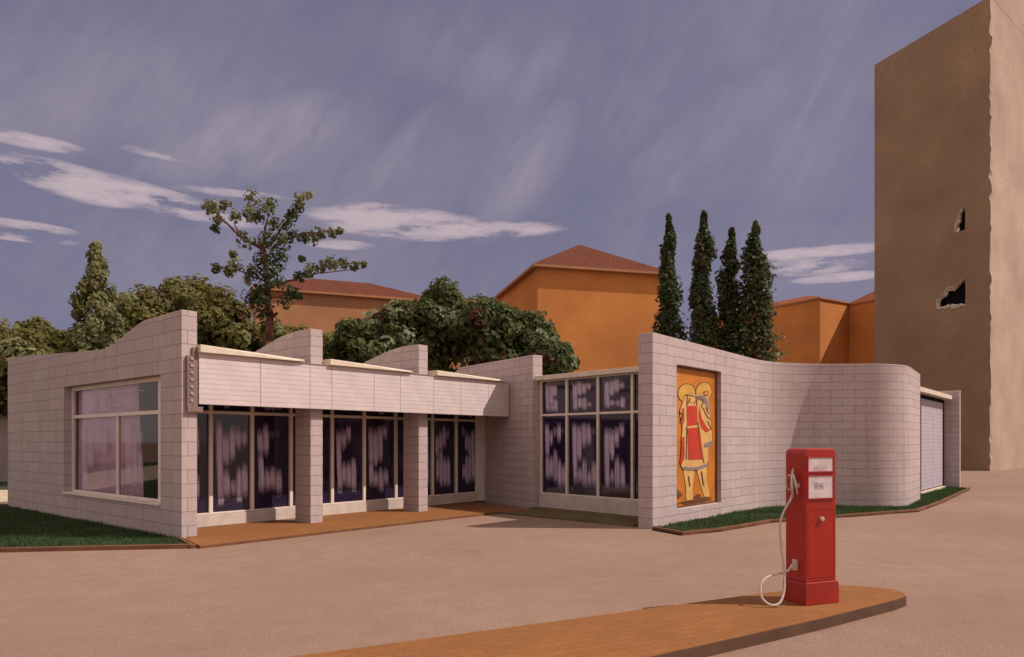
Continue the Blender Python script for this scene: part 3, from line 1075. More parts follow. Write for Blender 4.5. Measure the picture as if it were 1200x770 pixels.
def dial(x0, x1, z0, z1, marks):
    mb = MB()
    fw = 0.014
    for a, b_, c, d in ((x0 - fw, x1 + fw, z0 - fw, z0), (x0 - fw, x1 + fw, z1, z1 + fw), (x0 - fw, x0, z0, z1), (x1, x1 + fw, z0, z1)):
        slab_front(mb, [(a, c), (b_, c), (b_, d), (a, d)], 0.008, 0.023)
    dl = mb.build('dial', M['red'], pu, bevel=0.003)
    mb = MB()
    slab_front(mb, [(x0, z0), (x1, z0), (x1, z1), (x0, z1)], 0.015, 0.024)
    mb.build('dial_face', M['dial'], dl)
    mb = MB()
    for a, b_, c, d in marks:
        slab_front(mb, [(a, c), (b_, c), (b_, d), (a, d)], 0.0135, 0.0152)
    mb.build('dial_marks', M['mark'], dl)


dial(0.05, W - 0.075, 1.452, 1.60, [(0.13 + k * .031, 0.148 + k * .031, 1.468, 1.468 + .034 + .012 * (k % 2)) for k in range(6)] + [(0.12, 0.325, 1.460, 1.464)])
rd = random.Random(5)
dial(0.05, W - 0.075, 1.16, 1.40, [(0.135 + k * .019, 0.135 + k * .019 + rd.uniform(.007, .014), 1.262 - rd.uniform(0, .014), 1.312 + rd.uniform(0, .022)) for k in range(7)] + [(0.14, 0.26, 1.282, 1.29)])
mb = MB()
for a, b_, c, d in ((0.05, W - .05, 1.03, 1.036), (0.05, W - .05, 0.285, 0.291), (0.05, 0.0555, 0.291, 1.03), (W - .0555, W - .05, 0.291, 1.03)):
    slab_front(mb, [(a, c), (b_, c), (b_, d), (a, d)], 0.0205, 0.03)
mb.build('door_seam', M['red_seam'], pu)
mb = MB()
mb.tube([pp(0.235, 0.023, 0.93), pp(0.235, 0.0, 0.93), pp(0.235, -0.012, 0.93)], [0.026, 0.026, 0.018], 16)
mb.build('knob', M['metal'], pu, smooth=False)
# nozzle in its holder on the left side, lower hose fitting, hose
mb = MB()
mb.tube([pp(-0.045, 0.145, 1.19), pp(-0.05, 0.15, 1.28), pp(-0.045, 0.155, 1.38), pp(-0.03, 0.16, 1.46), pp(-0.02, 0.165, 1.485)], [0.014, 0.017, 0.016, 0.011, 0.008], 10)
mb.tube([pp(-0.045, 0.155, 1.39), pp(-0.05, 0.20, 1.41), pp(-0.05, 0.235, 1.37), pp(-0.05, 0.235, 1.28), pp(-0.05, 0.20, 1.245), pp(-0.05, 0.15, 1.25)], 0.007, 8)
mb.tube([pp(-0.04, 0.155, 1.45), pp(-0.045, 0.10, 1.33), pp(-0.04, 0.075, 1.20)], [0.009, 0.012, 0.006], 8)
nz = mb.build('nozzle', M['metal'], pu, smooth=True)
mb = MB()
mb.box(pp(0.021, 0.10, 1.27), v3(PX, -0.05), v3(PY, 0.10), (0, 0, 0.05))
mb.build('nozzle_holder', M['metal'], pu, bevel=0.005)
mb = MB()
mb.box(pp(0.021, 0.13, 0.36), v3(PX, -0.035), v3(PY, 0.06), (0, 0, 0.12))
mb.build('hose_fitting', M['metal'], pu, bevel=0.005)


def spline(pts, n=10):
    P = [Vector(p) for p in pts]
    P = [P[0] * 2 - P[1]] + P + [P[-1] * 2 - P[-2]]
    out = []
    for i in range(1, len(P) - 2):
        for k in range(n):
            t = k / n
            a, b_, c, d = P[i - 1:i + 3]
            out.append(0.5 * ((2 * b_) + (c - a) * t + (2 * a - 5 * b_ + 4 * c - d) * t * t + (3 * b_ - a - 3 * c + d) * t ** 3))
    out.append(P[-2])
    return out


mb = MB()
mb.tube(spline([pp(-0.045, 0.15, 1.20), pp(-0.06, 0.16, 1.14), pp(-0.13, 0.19, 1.0), pp(-0.17, 0.20, 0.85), pp(-0.17, 0.18, 0.62), pp(-0.165, 0.15, 0.40), pp(-0.20, 0.10, 0.18), pp(-0.29, 0.07, 0.045),
                pp(-0.40, 0.09, 0.03), pp(-0.47, 0.14, 0.11), pp(-0.44, 0.18, 0.24), pp(-0.33, 0.19, 0.31), pp(-0.20, 0.18, 0.335), pp(-0.09, 0.17, 0.36), pp(-0.03, 0.16, 0.43)]), 0.0125, 10)
mb.build('hose', M['hose'], pu, smooth=True)

# ------------------------------------------------------------------ damaged tower
TC = V2(30.4, 45.4); TDl = V2(-0.352, 0.936); TDr = V2(0.77, 0.638)
tw = thing('tower_block', 'tall bare concrete tower with two ragged holes in its shaded side', 'tower', (*TC, 0))
TH = 30.2
hole1 = [(2.32, 15.3), (2.2, 15.15), (2.26, 14.6), (2.30, 14.0), (2.42, 13.3), (3.05, 13.28), (3.12, 13.4), (2.95, 13.9), (2.86, 14.4), (2.62, 14.9), (2.55, 15.2)]


def tpix(px, py):
    r = (px - HX) / F
    t = (TC.x - r * TC.y) / (r * TDl.y - TDl.x)
    Y = TC.y + TDl.y * t
    return (t, hz(py, Y))


hole1 = [tpix(*p) for p in ((1131, 243), (1131, 269), (1124, 271), (1119, 270), (1121, 262), (1124, 255), (1125, 247))]
hole2 = [tpix(*p) for p in ((1131, 326), (1131.5, 343), (1131, 357), (1115, 359), (1098, 361), (1100, 350), (1106, 347), (1110, 339), (1118, 338), (1124, 331))]
rg = random.Random(3)
nz_ = 90
near = [(0.0 + 0.16 * mnoise.noise((0, 0, k * 0.4)) + rg.gauss(0, 0.03), TH * k / nz_) for k in range(nz_ + 1)]
FAR = 8.9
mb = MB()
bm = bmesh.new()
outer = [(t, z) for t, z in near] + [(FAR, TH - 0.0)] + [(FAR, 0.0)]


def tq(t, z, inn=0.0):
    q = TC + TDl * t + TDr * inn
    return (q.x, q.y, z)


def loop(pts):
    vs = [bm.verts.new(tq(*p)) for p in pts]
    return [bm.edges.new((vs[i], vs[(i + 1) % len(vs)])) for i in range(len(vs))]


es = loop(outer) + loop(hole1) + loop(hole2)
bmesh.ops.triangle_fill(bm, use_beauty=True, use_dissolve=False, edges=es)
for fc in bm.faces:
    if fc.normal.x > 0:
        fc.normal_flip()
me = bpy.data.meshes.new('shaded_wall')
bm.to_mesh(me); bm.free()
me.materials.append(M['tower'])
o = bpy.data.objects.new('shaded_wall', me); COL.objects.link(o)
o.parent = tw; o.matrix_parent_inverse = tw.matrix_basis.inverted()
mb = MB()
WR = 16.0
for (ta, za), (tb, zb_) in zip(near, near[1:]):
    a0, b0 = tq(ta, za), tq(tb, zb_)
    q5 = TC + TDr * 0.35
    mb.face([a0, (*q5, za), (*q5, zb_), b0])
q5, q6 = TC + TDr * 0.35, TC + TDr * WR
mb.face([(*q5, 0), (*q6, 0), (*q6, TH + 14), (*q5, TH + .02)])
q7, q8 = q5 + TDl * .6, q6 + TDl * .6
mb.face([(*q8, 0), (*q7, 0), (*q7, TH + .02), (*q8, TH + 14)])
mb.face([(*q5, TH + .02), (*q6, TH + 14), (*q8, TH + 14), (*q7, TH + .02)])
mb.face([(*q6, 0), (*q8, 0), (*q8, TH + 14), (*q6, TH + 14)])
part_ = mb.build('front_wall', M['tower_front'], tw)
mb = MB()
qa, qb = TC + TDl * FAR, TC + TDl * FAR + TDr * WR
qc = TC + TDr * WR
mb.face([(*qa, 0), (*qb, 0), (*qb, TH), (*qa, TH)])
mb.face([(*qc, 0), (*qb, 0), (*qb, TH), (*qc, TH)])
mb.face([tq(near[-1][0], TH), (*qc, TH), (*qb, TH), (*qa, TH)])
mb.build('rear_wall', M['tower'], tw)
for hl in (hole1, hole2):
    mb = MB()
    c_ = (sum(p[0] for p in hl) / len(hl), sum(p[1] for p in hl) / len(hl))
    n = len(hl)
    for i in range(n):
        j = (i + 1) % n
        a, b_ = hl[i], hl[j]
        mb.face([tq(*a), tq(*b_), tq(*b_, 0.55), tq(*a, 0.55)])
    # torn plaster rim along the left and upper edge: jagged shards standing a little proud of the wall
    rim = []
    for i in range(n):
        j = (i + 1) % n
        a, b_ = hl[i], hl[j]
        if i < 2 and n == 7 or i < 2 and n == 10:
            continue
        L_ = math.dist(a, b_)
        m_ = max(2, int(L_ / 0.16))
        for k in range(m_):
            rim.append((a[0] + (b_[0] - a[0]) * k / m_, a[1] + (b_[1] - a[1]) * k / m_))
    outer_, inner_ = [], []
    for x, z in rim:
        dx, dz = x - c_[0], z - c_[1]
        l_ = math.hypot(dx, dz)
        o_, i_ = rg.uniform(0.02, 0.20), rg.uniform(0.05, 0.24)
        outer_.append((x + dx / l_ * o_, z + dz / l_ * o_))
        inner_.append((x - dx / l_ * i_, z - dz / l_ * i_))
    for k in range(len(rim) - 1):
        d0, d1 = -0.035, 0.10
        o0, o1, i0, i1 = outer_[k], outer_[k + 1], inner_[k], inner_[k + 1]
        mb.face([tq(*o0, d0), tq(*o1, d0), tq(*i1, d1), tq(*i0, d1)])
        mb.face([tq(*o0, d0), tq(*o1, d0), tq(*o1, 0.05), tq(*o0, 0.05)])
        mb.face([tq(*i0, d1), tq(*i1, d1), tq(*i1, 0.3), tq(*i0, 0.3)])
    ho = mb.build('broken_opening', M['rubble'], tw, merge=False)
    mb = MB()
    ts = [p[0] for p in hl]; zs = [p[1] for p in hl]
    q = TC + TDl * (min(ts) - .4) + TDr * 0.56
    mb.box((q.x, q.y, min(zs) - .4), v3(TDl, max(ts) - min(ts) + .8), v3(TDr, 2.5), (0, 0, max(zs) - min(zs) + .8))
    mb.f = [f for f in mb.f]
    dk = mb.build('dark_room', M['dark'], ho, merge=False)
    # open the side that faces the hole
    bm = bmesh.new(); bm.from_mesh(dk.data)
    for fc in list(bm.faces):
        cc = fc.calc_center_median()
        d_ = (V2(cc.x, cc.y) - q).dot(TDr)
        if abs(d_) < 0.02:
            bm.faces.remove(fc)
    bm.to_mesh(dk.data); bm.free()


# ------------------------------------------------------------------ houses
def house_block(root, K, df, dl, wf, wl, ez, mat, roof=None, over=0.45, rise=2.6, hip=True, cream=True):
    """rectangular storey block: K near corner, df along the front, dl along the side"""
    K, df, dl = V2(*K), V2(*df).normalized(), V2(*dl).normalized()
    mb = MB()
    c = [K, K + df * wf, K + df * wf + dl * wl, K + dl * wl]
    for a, b_ in zip(c, c[1:] + c[:1]):
        d = (b_ - a).length
        mb.face([(*a, 0), (*b_, 0), (*b_, ez), (*a, ez)], [(0, 0), (d, 0), (d, ez), (0, ez)])
    mb.build('wall', mat, root)
    if roof is None:
        mb = MB(); mb.prism([(p.x, p.y) for p in c], ez, ez + .1)
        mb.build('roof', M['tiles'], root)
        return
    e = [K - df * over - dl * over, K + df * (wf + over) - dl * over, K + df * (wf + over) + dl * (wl + over), K - df * over + dl * (wl + over)]
    mb = MB()
    h = min(wf, wl) / 2
    if wl >= wf:
        r0, r1 = K + df * wf / 2 + dl * h, K + df * wf / 2 + dl * (wl - h)
        quads = [([e[0], e[1]], [r0]), ([e[1], e[2]], [r1, r0]), ([e[2], e[3]], [r1]), ([e[3], e[0]], [r0, r1])]
    else:
        r0, r1 = K + dl * wl / 2 + df * h, K + dl * wl / 2 + df * (wf - h)
        quads = [([e[0], e[1]], [r1, r0]), ([e[1], e[2]], [r1]), ([e[2], e[3]], [r0, r1]), ([e[3], e[0]], [r0])]
    for lo, hi in quads:
        w = (lo[1] - lo[0]).length
        d = (lo[1] - lo[0]).normalized()
        pts = [(*p, ez + .12) for p in lo] + [(*p, ez + rise) for p in hi]
        uvs = []
        for p in pts:
            q = V2(p[0], p[1]) - lo[0]
            uvs.append((q.dot(d), abs(q.x * -d.y + q.y * d.x) * 1.15))
        mb.face(pts, uvs)
    rf = mb.build('roof', roof, root)
    mb = MB(); mb.prism([(p.x, p.y) for p in e], ez - 0.04, ez + .118)
    mb.build('eaves', M['cream'] if cream else M['orange_pale'], rf)


Y1 = 42.0
h1 = thing('orange_house', 'tall plain orange house with a dark red hipped roof, beside the cypresses', 'house', (4, 46, 0), 'orange houses beyond the station')
house_block(h1, (at(630, Y1), Y1), (0.967, 0.254), (-0.254, 0.967), 8.2, 12.0, hz(313, Y1), M['orange'], M['tiles'], 0.35, 2.7, cream=False)

Y2 = 52.0
h2 = thing('orange_house', 'long faded orange house with a low red roof, behind the open-crowned tree', 'house', (-12, 56, 0), 'orange houses beyond the station')
house_block(h2, (at(300, Y2), Y2), (0.93, 0.367), (-0.367, 0.93), 13.6, 9.0, hz(339, Y2), M['orange_pale'], M['tiles'], 0.35, 2.1, cream=False)
ext = V2(at(300, Y2), Y2) + V2(0.93, 0.367) * 13.62 + V2(-0.367, 0.93) * 0.3
house_block(h2, ext, (0.93, 0.367), (-0.367, 0.93), 6.5, 7.0, hz(349, 57.5), M['orange_pale'], None)

Y3 = 70.0
h3 = thing('orange_house', 'orange house with a low gabled roof and projecting wing, beside the tower', 'house', (33, 74, 0), 'orange houses beyond the station')
K3 = V2(at(961, Y3), Y3); D3 = V2(0.85, 0.527); L3 = V2(-0.527, 0.85)
house_block(h3, K3, D3, L3, 8.5, 15.0, hz(350, Y3), M['orange'], M['tiles_lit'], 0.14, 1.5, cream=False)
wk = K3 + D3 * 4.7 - L3 * 4.2
house_block(h3, wk, D3, L3, 6.0, 4.18, hz(352, Y3), M['orange'], M['tiles_lit'], 0.14, 1.6, cream=False)

# pale wall far left
pw = thing('boundary_wall', 'pale plain wall at the far left beyond the path', 'wall', (-26, 33, 0))
mb = MB(); mb.box((-46, 33.2, -.1), (46 + at(9, 33.2), 0, 0), (0, 0.4, 0), (0, 0, hz(440, 33.2) + .1))
mb.build('wall', M['pale_wall'], pw)
mb = MB(); mb.box((-46.1, 33.1, hz(440, 33.2) + .003), (46.2 + at(9, 33.2), 0, 0), (0, 0.6, 0), (0, 0, 0.12))
mb.build('coping', M['pale_wall'], pw)


# ------------------------------------------------------------------ trees
def leaf_mesh(name, leaves, mat, parent):
    """leaves: (position, normal, length, width, tone)"""
    v, f, tone = [], [], []
    for p, n, ln, wd_, tn in leaves:
        n = n.normalized()
        a = n.cross(Vector((random.gauss(0, 1), random.gauss(0, 1), random.gauss(0, 1))))
        if a.length < 1e-4:
            continue
        a.normalize()
        b_ = n.cross(a)
        i = len(v)
        fold = n * (wd_ * 0.18)
        v += [p - a * ln / 2, p - a * ln * .12 + b_ * wd_ / 2 + fold, p + a * ln * .3 + b_ * wd_ * .38 + fold, p + a * ln / 2, p + a * ln * .3 - b_ * wd_ * .38 + fold, p - a * ln * .12 - b_ * wd_ / 2 + fold]
        f += [(i, i + 1, i + 2, i + 3), (i, i + 3, i + 4, i + 5)]
        tn = min(1.0, max(0.0, tn))
        tone += [tn, tn]
    me = bpy.data.meshes.new(name)
    me.from_pydata([tuple(q) for q in v], [], f)
    me.materials.append(mat)
    a_ = me.attributes.new('tone', 'FLOAT', 'FACE')
    a_.data.foreach_set('value', tone)
    o = bpy.data.objects.new(name, me)
    COL.objects.link(o)
    o.parent = parent
    o.matrix_parent_inverse = parent.matrix_basis.inverted()
    return o


def rdir():
    z = random.uniform(-1, 1); a = random.uniform(0, 2 * pi); r = sqrt(1 - z * z)
    return Vector((r * cos(a), r * sin(a), z))


def clump(leaves, c, r, n, base_tone, size, squash=1.0, spread=0.13, fill=0.35):
    for _ in range(n):
        d = rdir()
        k = r * (random.random() ** fill)
        p = Vector(c) + Vector((d.x * k, d.y * k, d.z * k * squash))
        nn = d + rdir() * 0.5 + Vector((0.15, -0.25, 0.25))
        s = size * random.uniform(0.45, 1.45)
        leaves.append((p, nn, s, s * random.uniform(0.55, 0.8), base_tone + random.gauss(0, spread)))


def limb(mb, a, b_, r0, r1, wig=0.12, seg=6):
    a, b_ = Vector(a), Vector(b_)
    n = 6
    pts = []
    for k in range(n + 1):
        p = a.lerp(b_, k / n)
        if 0 < k < n:
            p += rdir() * wig * (b_ - a).length * 0.35
        pts.append(p)
    mb.tube(pts, [r0 + (r1 - r0) * k / n for k in range(n + 1)], seg)
    return pts


def pick_tone(style):
    r = random.random()
    if style == 'olive':
        return 0.05 if r < 0.09 else (0.9 if r < 0.16 else random.uniform(0.32, 0.66))
    return 0.05 if r < 0.07 else (0.92 if r < 0.17 else random.uniform(0.28, 0.66))


def bush(px, py, Y, wpx, label, style, group, name='leafy_tree', size=0.26, seedv=0):
    random.seed(100 + seedv)
    x, ztop = at(px, Y), hz(py + (10 if style == 'olive' else 4), Y)
    R = wpx / F * Y / 2
    t = thing(name, label, 'tree', (x, Y, 0), group)
    cz = ztop - R * 1.05
    mb = MB()
    limb(mb, (x, Y, -0.1), (x + random.uniform(-.3, .3), Y, cz), 0.22, 0.12, 0.1, 8)
    leaves = []
    nb = int(34 * max(1, R / 2.0) ** 2)
    cs = []
    for k in range(nb):
        d = rdir()
        if d.z < -0.75:
            d.z *= -1
        rr_ = R * random.uniform(0.62, 0.98)
        c = Vector((x + d.x * rr_, Y + d.y * rr_ * 0.9, cz + d.z * rr_ * (1.0 if d.z > 0 else 1.5)))
        cs.append(c)
        clump(leaves, c, R * random.uniform(0.24, 0.40), int(150 * (R / 2.0) ** 0.6), pick_tone(style), size, spread=0.10)
    for k in range(8):
        d = rdir()
        clump(leaves, Vector((x, Y, cz - R * .3)) + d * R * .45, R * .5, 60, 0.3, size * 1.5)
    for c in random.sample(cs, min(9, len(cs))):
        limb(mb, (x, Y, cz - R * random.uniform(.4, 1.2)), c, 0.08, 0.02, 0.12, 5)
    mb.build('trunk', M['bark'], t, smooth=True)
    leaf_mesh('crown', leaves, M[style], t)
    return t


OG, GG = 'olive green trees behind the left part of the station', 'dark green trees behind the middle of the station'
for i, (px, py, Y, w, lb) in enumerate([
        (-12, 366, 36, 110, 'olive green tree cut by the left edge of the photo'),
        (48, 366, 37, 90, 'low olive green tree between the left edge and the small pointed conifer'),
        (22, 384, 33, 90, 'low olive green tree in front, nearest the left edge of the photo'),
        (92, 380, 35, 80, 'low olive green tree at the foot of the pointed conifer'),
        (160, 336, 36, 95, 'olive green tree just right of the pointed conifer'),
        (212, 318, 38, 100, 'tallest olive green tree, between the conifer and the open-crowned tree'),
        (262, 334, 35, 95, 'olive green tree left of the open-crowned tree, behind the tall wall end'),
        (330, 368, 36, 90, 'olive green tree at the foot of the open-crowned tree'),
        (128, 372, 33, 90, 'olive green tree standing in front, right beside the pointed conifer'),
        (388, 384, 39, 85, 'low olive green tree in front of the long faded orange house')]):
    bush(px, py, Y, w, lb, 'olive', OG, seedv=i)
for i, (px, py, Y, w, lb) in enumerate([
        (425, 376, 36, 80, 'dark green tree leftmost of the clump in front of the faded orange house'),
        (468, 352, 37, 82, 'dark green tree above the second block fin from the left'),
        (520, 332, 38, 90, 'tallest dark green tree, above the fascia of the shop front'),
        (566, 348, 36, 88, 'dark green tree above the long cross wall'),
        (612, 362, 37, 80, 'dark green tree at the left edge of the tall orange house'),
        (642, 392, 35, 60, 'low dark green tree rightmost of the clump, in front of the tall orange house')]):
    bush(px, py, Y, w, lb, 'green', GG, seedv=20 + i)

# conifer
random.seed(31)
Yc = 31.0
cx, zt_ = at(112, Yc), hz(288, Yc)
t = thing('conifer', 'small pointed pale green conifer rising above the olive trees', 'tree', (cx, Yc, 0))
mb = MB(); mb.tube([(cx, Yc, -.1), (cx + .05, Yc, 4), (cx, Yc, zt_ - .4)], [0.16, 0.1, 0.02], 8); mb.build('trunk', M['bark'], t, smooth=True)
leaves = []
for k in range(150):
    f_ = ((k + random.random()) / 150) ** 1.3
    z = 4.0 + (zt_ - 4.0) * f_
    R = 0.10 + 2.5 * (1 - f_) ** 1.12
    a = random.uniform(0, 2 * pi)
    rad = R * random.uniform(0.35, 1.0) * .8
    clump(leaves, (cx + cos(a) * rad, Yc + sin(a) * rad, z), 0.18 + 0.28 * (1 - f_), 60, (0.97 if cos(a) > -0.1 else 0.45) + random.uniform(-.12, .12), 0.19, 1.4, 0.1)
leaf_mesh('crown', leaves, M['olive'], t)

# open-crowned tree
random.seed(32)
Yo = 30.0
ox = at(316, Yo)
t = thing('open_crowned_tree', 'tall open-crowned tree with reddish limbs against the sky', 'tree', (ox, Yo, 0))
leaves = []
mb = MB()


def op(px, py, dy=0.0):
    return Vector((at(px, Yo), Yo + dy, hz(py, Yo)))


limb(mb, (ox, Yo, -.1), op(316, 400), 0.24, 0.18, .04, 10)
tp = op(316, 400)
limb(mb, tp, op(313, 330), 0.18, 0.12, .06, 8)
limb(mb, op(313, 330), op(308, 290, .1), 0.12, 0.08, .08, 8)
limb(mb, op(308, 292, .1), op(283, 278, -.2), 0.07, 0.055, .06)
limb(mb, op(283, 278, -.2), op(262, 258, -.3), 0.055, 0.035, .08)
limb(mb, op(283, 278, -.2), op(275, 262, -.1), 0.04, 0.02, .08)
limb(mb, op(262, 258, -.3), op(243, 238, -.3), 0.035, 0.015, .1)
limb(mb, op(308, 290, .1), op(312, 245, .2), 0.07, 0.02, .08)
limb(mb, op(315, 285, .1), op(334, 256, .3), 0.06, 0.035, .06)
limb(mb, op(334, 256, .3), op(354, 230, .3), 0.035, 0.015, .08)
limb(mb, op(318, 290, .1), op(352, 276, -.2), 0.05, 0.03, .06)
limb(mb, op(352, 276, -.2), op(394, 272, -.3), 0.03, 0.012, .06)
limb(mb, op(315, 335), op(360, 320, .4), 0.06, 0.03, .06)
limb(mb, op(360, 320, .4), op(425, 310, .5), 0.03, 0.012, .06)
limb(mb, op(311, 330), op(280, 318, -.3), 0.05, 0.02, .08)
limb(mb, op(313, 350), op(345, 345, -.3), 0.04, 0.015, .08)
limb(mb, op(280, 318, -.3), op(250, 312, -.4), 0.02, 0.01, .08)
mb.build('trunk', M['bark'], t, smooth=True)
for px, py, r, tn in [(240, 238, 11, .75), (252, 246, 10, .8), (262, 240, 8, .7), (272, 250, 9, .72), (255, 258, 8, .6), (250, 268, 5, .3),
                      (292, 248, 11, .7), (302, 238, 10, .75), (314, 236, 8, .2), (318, 248, 11, .8), (306, 256, 9, .6), (322, 262, 8, .7),
                      (338, 248, 9, .25), (344, 236, 9, .5), (352, 230, 9, .85), (358, 224, 5, .95), (336, 262, 8, .4),
                      (290, 284, 11, .7), (306, 280, 12, .68), (320, 286, 13, .45), (334, 284, 12, .6), (346, 280, 9, .25), (352, 276, 8, .3), (364, 274, 10, .68), (376, 274, 8, .7), (388, 271, 6, .75), (397, 270, 5, .8),
                      (302, 300, 12, .3), (318, 304, 13, .25), (332, 300, 11, .5), (308, 318, 12, .25), (324, 322, 13, .18), (298, 322, 8, .6),
                      (272, 318, 9, .7), (282, 314, 8, .85), (262, 316, 5, .55), (250, 312, 6, .3), (288, 324, 7, .75),
                      (304, 338, 11, .22), (320, 338, 12, .25), (334, 334, 9, .5), (300, 352, 11, .2), (314, 354, 12, .18), (328, 350, 9, .2), (344, 345, 9, .3), (352, 348, 7, .25),
                      (318, 368, 10, .08), (302, 364, 9, .18), (270, 296, 5, .7), (354, 303, 4, .7),
                      (370, 318, 9, .66), (382, 314, 9, .7), (394, 313, 9, .66), (404, 310, 7, .7), (414, 309, 6, .6), (424, 308, 4, .6), (345, 322, 7, .5), (357, 320, 8, .62)]:
    r_ = r / F * Yo
    clump(leaves, op(px, py, random.uniform(-.7, .7)), r_ * 1.05, int(18 + 5.2 * r), tn, 0.165, 1.0, 0.12, 0.5)
leaf_mesh('crown', leaves, M['open'], t)

# cypresses
for i, (px, py, Y, wb, lb) in enumerate([
        (784, 249, 37.0, 1.08, 'leftmost of the four dark cypresses, against the corner of the orange house'),
        (823, 246, 35.5, 1.12, 'tallest of the four dark cypresses, second from the left'),
        (853, 267, 36.0, 1.15, 'shortest of the four dark cypresses, second from the right'),
        (885, 258, 35.0, 1.5, 'rightmost and widest of the four dark cypresses')]):
    random.seed(60 + i)
    x, zt_ = at(px, Y), hz(py, Y)
    t = thing('cypress', lb, 'tree', (x, Y, 0), 'row of cypresses behind the mural wall')
    mb = MB(); mb.tube([(x, Y, -.1), (x, Y, 5), (x, Y, zt_ - 1)], [0.2, 0.14, 0.02], 8); mb.build('trunk', M['bark'], t, smooth=True)
    leaves = []
    nC = 170
    for k in range(nC):
        f_ = (k + random.random()) / nC
        z = 0.8 + (zt_ - 1.0) * f_
        prof_r = wb * (0.10 + 1.25 * (1 - f_) ** 0.85) * (1.0 if f_ < .93 else 0.55)
        prof_r *= 0.92 + 0.55 * mnoise.noise((i * 7.1, z * 0.75, 0))
        a = random.uniform(0, 2 * pi)
        rad = prof_r * random.uniform(0.35, 0.8)
        sw = 0.30 * mnoise.noise((i * 3.3, 5.0, z * 0.5))
        r = random.random()
        tn = 0.05 if r < .16 else (0.95 if r < .23 else random.uniform(.3, .72))
        clump(leaves, (x + sw + cos(a) * rad, Y + sin(a) * rad, z), prof_r * 0.42 + .08, 60, tn, 0.19, 2.1, 0.09)
    leaf_mesh('crown', leaves, M['cypress'], t)

# ------------------------------------------------------------------ sun, sky, camera
EL = radians(48)
SH = V2(0.997, -0.07).normalized()
SD = Vector((SH.x * cos(EL), SH.y * cos(EL), sin(EL)))
ld = bpy.data.lights.new('sun', 'SUN')
ld.energy = 4.1
ld.angle = radians(0.5)
ld.color = (1.0, 0.86, 0.76)
lo = bpy.data.objects.new('sun', ld)
lo.rotation_euler = SD.to_track_quat('Z', 'Y').to_euler()
COL.objects.link(lo)

w = bpy.data.worlds.new('World')
SC.world = w
w.use_nodes = True
nt = w.node_tree
bg = nt.nodes['Background']
bg.inputs[1].default_value = 0.1
sky = nt.nodes.new('ShaderNodeTexSky')
sky.sky_type = 'NISHITA'
sky.sun_disc = False
sky.sun_elevation = EL
sky.sun_rotation = atan2(SH.x, SH.y)
sky.air_density = 1.0
sky.dust_density = 2.0
tc = nt.nodes.new('ShaderNodeTexCoord')
dirv = tc.outputs['Generated']
sp = nt.nodes.new('ShaderNodeSeparateXYZ')
L(nt, dirv, sp.inputs[0])
az = math_(nt, 'ARCTAN2', sp.outputs[0], sp.outputs[1])        # bearing from north (the view's axis), radians
el = math_(nt, 'ARCSINE', sp.outputs[2])
cb = nt.nodes.new('ShaderNodeCombineXYZ')
L(nt, az, cb.inputs[0]); L(nt, el, cb.inputs[1])
AE = cb.outputs[0]


def mapped(scale, rot=0.0, loc=(0, 0, 0)):
    m_ = nt.nodes.new('ShaderNodeMapping')
    m_.inputs['Scale'].default_value = scale
    m_.inputs['Rotation'].default_value = (0, 0, rot)
    m_.inputs['Location'].default_value = loc
    L(nt, AE, m_.inputs[0])
    return m_.outputs[0]


SKYK = 10.0
veil = ramp(nt, noise_(nt, mapped((2.2, 3.2, 1), 0.5), 1.0, 6, 0.6), [(0.30, (0.165, 0.155, 0.245)), (0.50, (0.225, 0.208, 0.288)), (0.72, (0.310, 0.268, 0.335))])
# brushed rain streaks leaning right
rot1 = nt.nodes.new('ShaderNodeMapping')
rot1.inputs['Rotation'].default_value = (0, 0, radians(36))
L(nt, AE, rot1.inputs[0])
rot2 = nt.nodes.new('ShaderNodeMapping')
rot2.inputs['Scale'].default_value = (30, 2.4, 1)
L(nt, rot1.outputs[0], rot2.inputs[0])
rot3 = nt.nodes.new('ShaderNodeMapping')
rot3.inputs['Scale'].default_value = (17, 5.0, 1)
L(nt, rot1.outputs[0], rot3.inputs[0])
strk = ramp(nt, noise_(nt, rot2.outputs[0], 1.0, 3, 0.6), [(0.52, 0.0), (0.75, 1.0)])
strm = ramp(nt, noise_(nt, mapped((2.4, 2.8, 1), 0.0, (1.3, 0.4, 0)), 1.0, 3), [(0.45, 0.0), (0.65, 1.0)])
veil = mixc(nt, math_(nt, 'MULTIPLY', math_(nt, 'MULTIPLY', strk, strm), 0.35), veil, (0.42, 0.35, 0.40))
grain = noise_(nt, rot3.outputs[0], 0.55, 7, 0.72)
veil = mixc(nt, ramp(nt, grain, [(0.40, 0.0), (0.68, 0.6)]), veil, (0.165, 0.160, 0.245))
sc_ = nt.nodes.new('ShaderNodeVectorMath'); sc_.operation = 'SCALE'
L(nt, veil, sc_.inputs[0]); sc_.inputs[3].default_value = SKYK
tint = mixc(nt, 1.0, sky.outputs[0], (0.50, 0.40, 0.52), 'MULTIPLY')
base = mixc(nt, 0.78, tint, sc_.outputs[0])


def ang(px, py):
    return math.atan((px - HX) / F), math.atan((HY - py) / sqrt(F * F + (px - HX) ** 2))


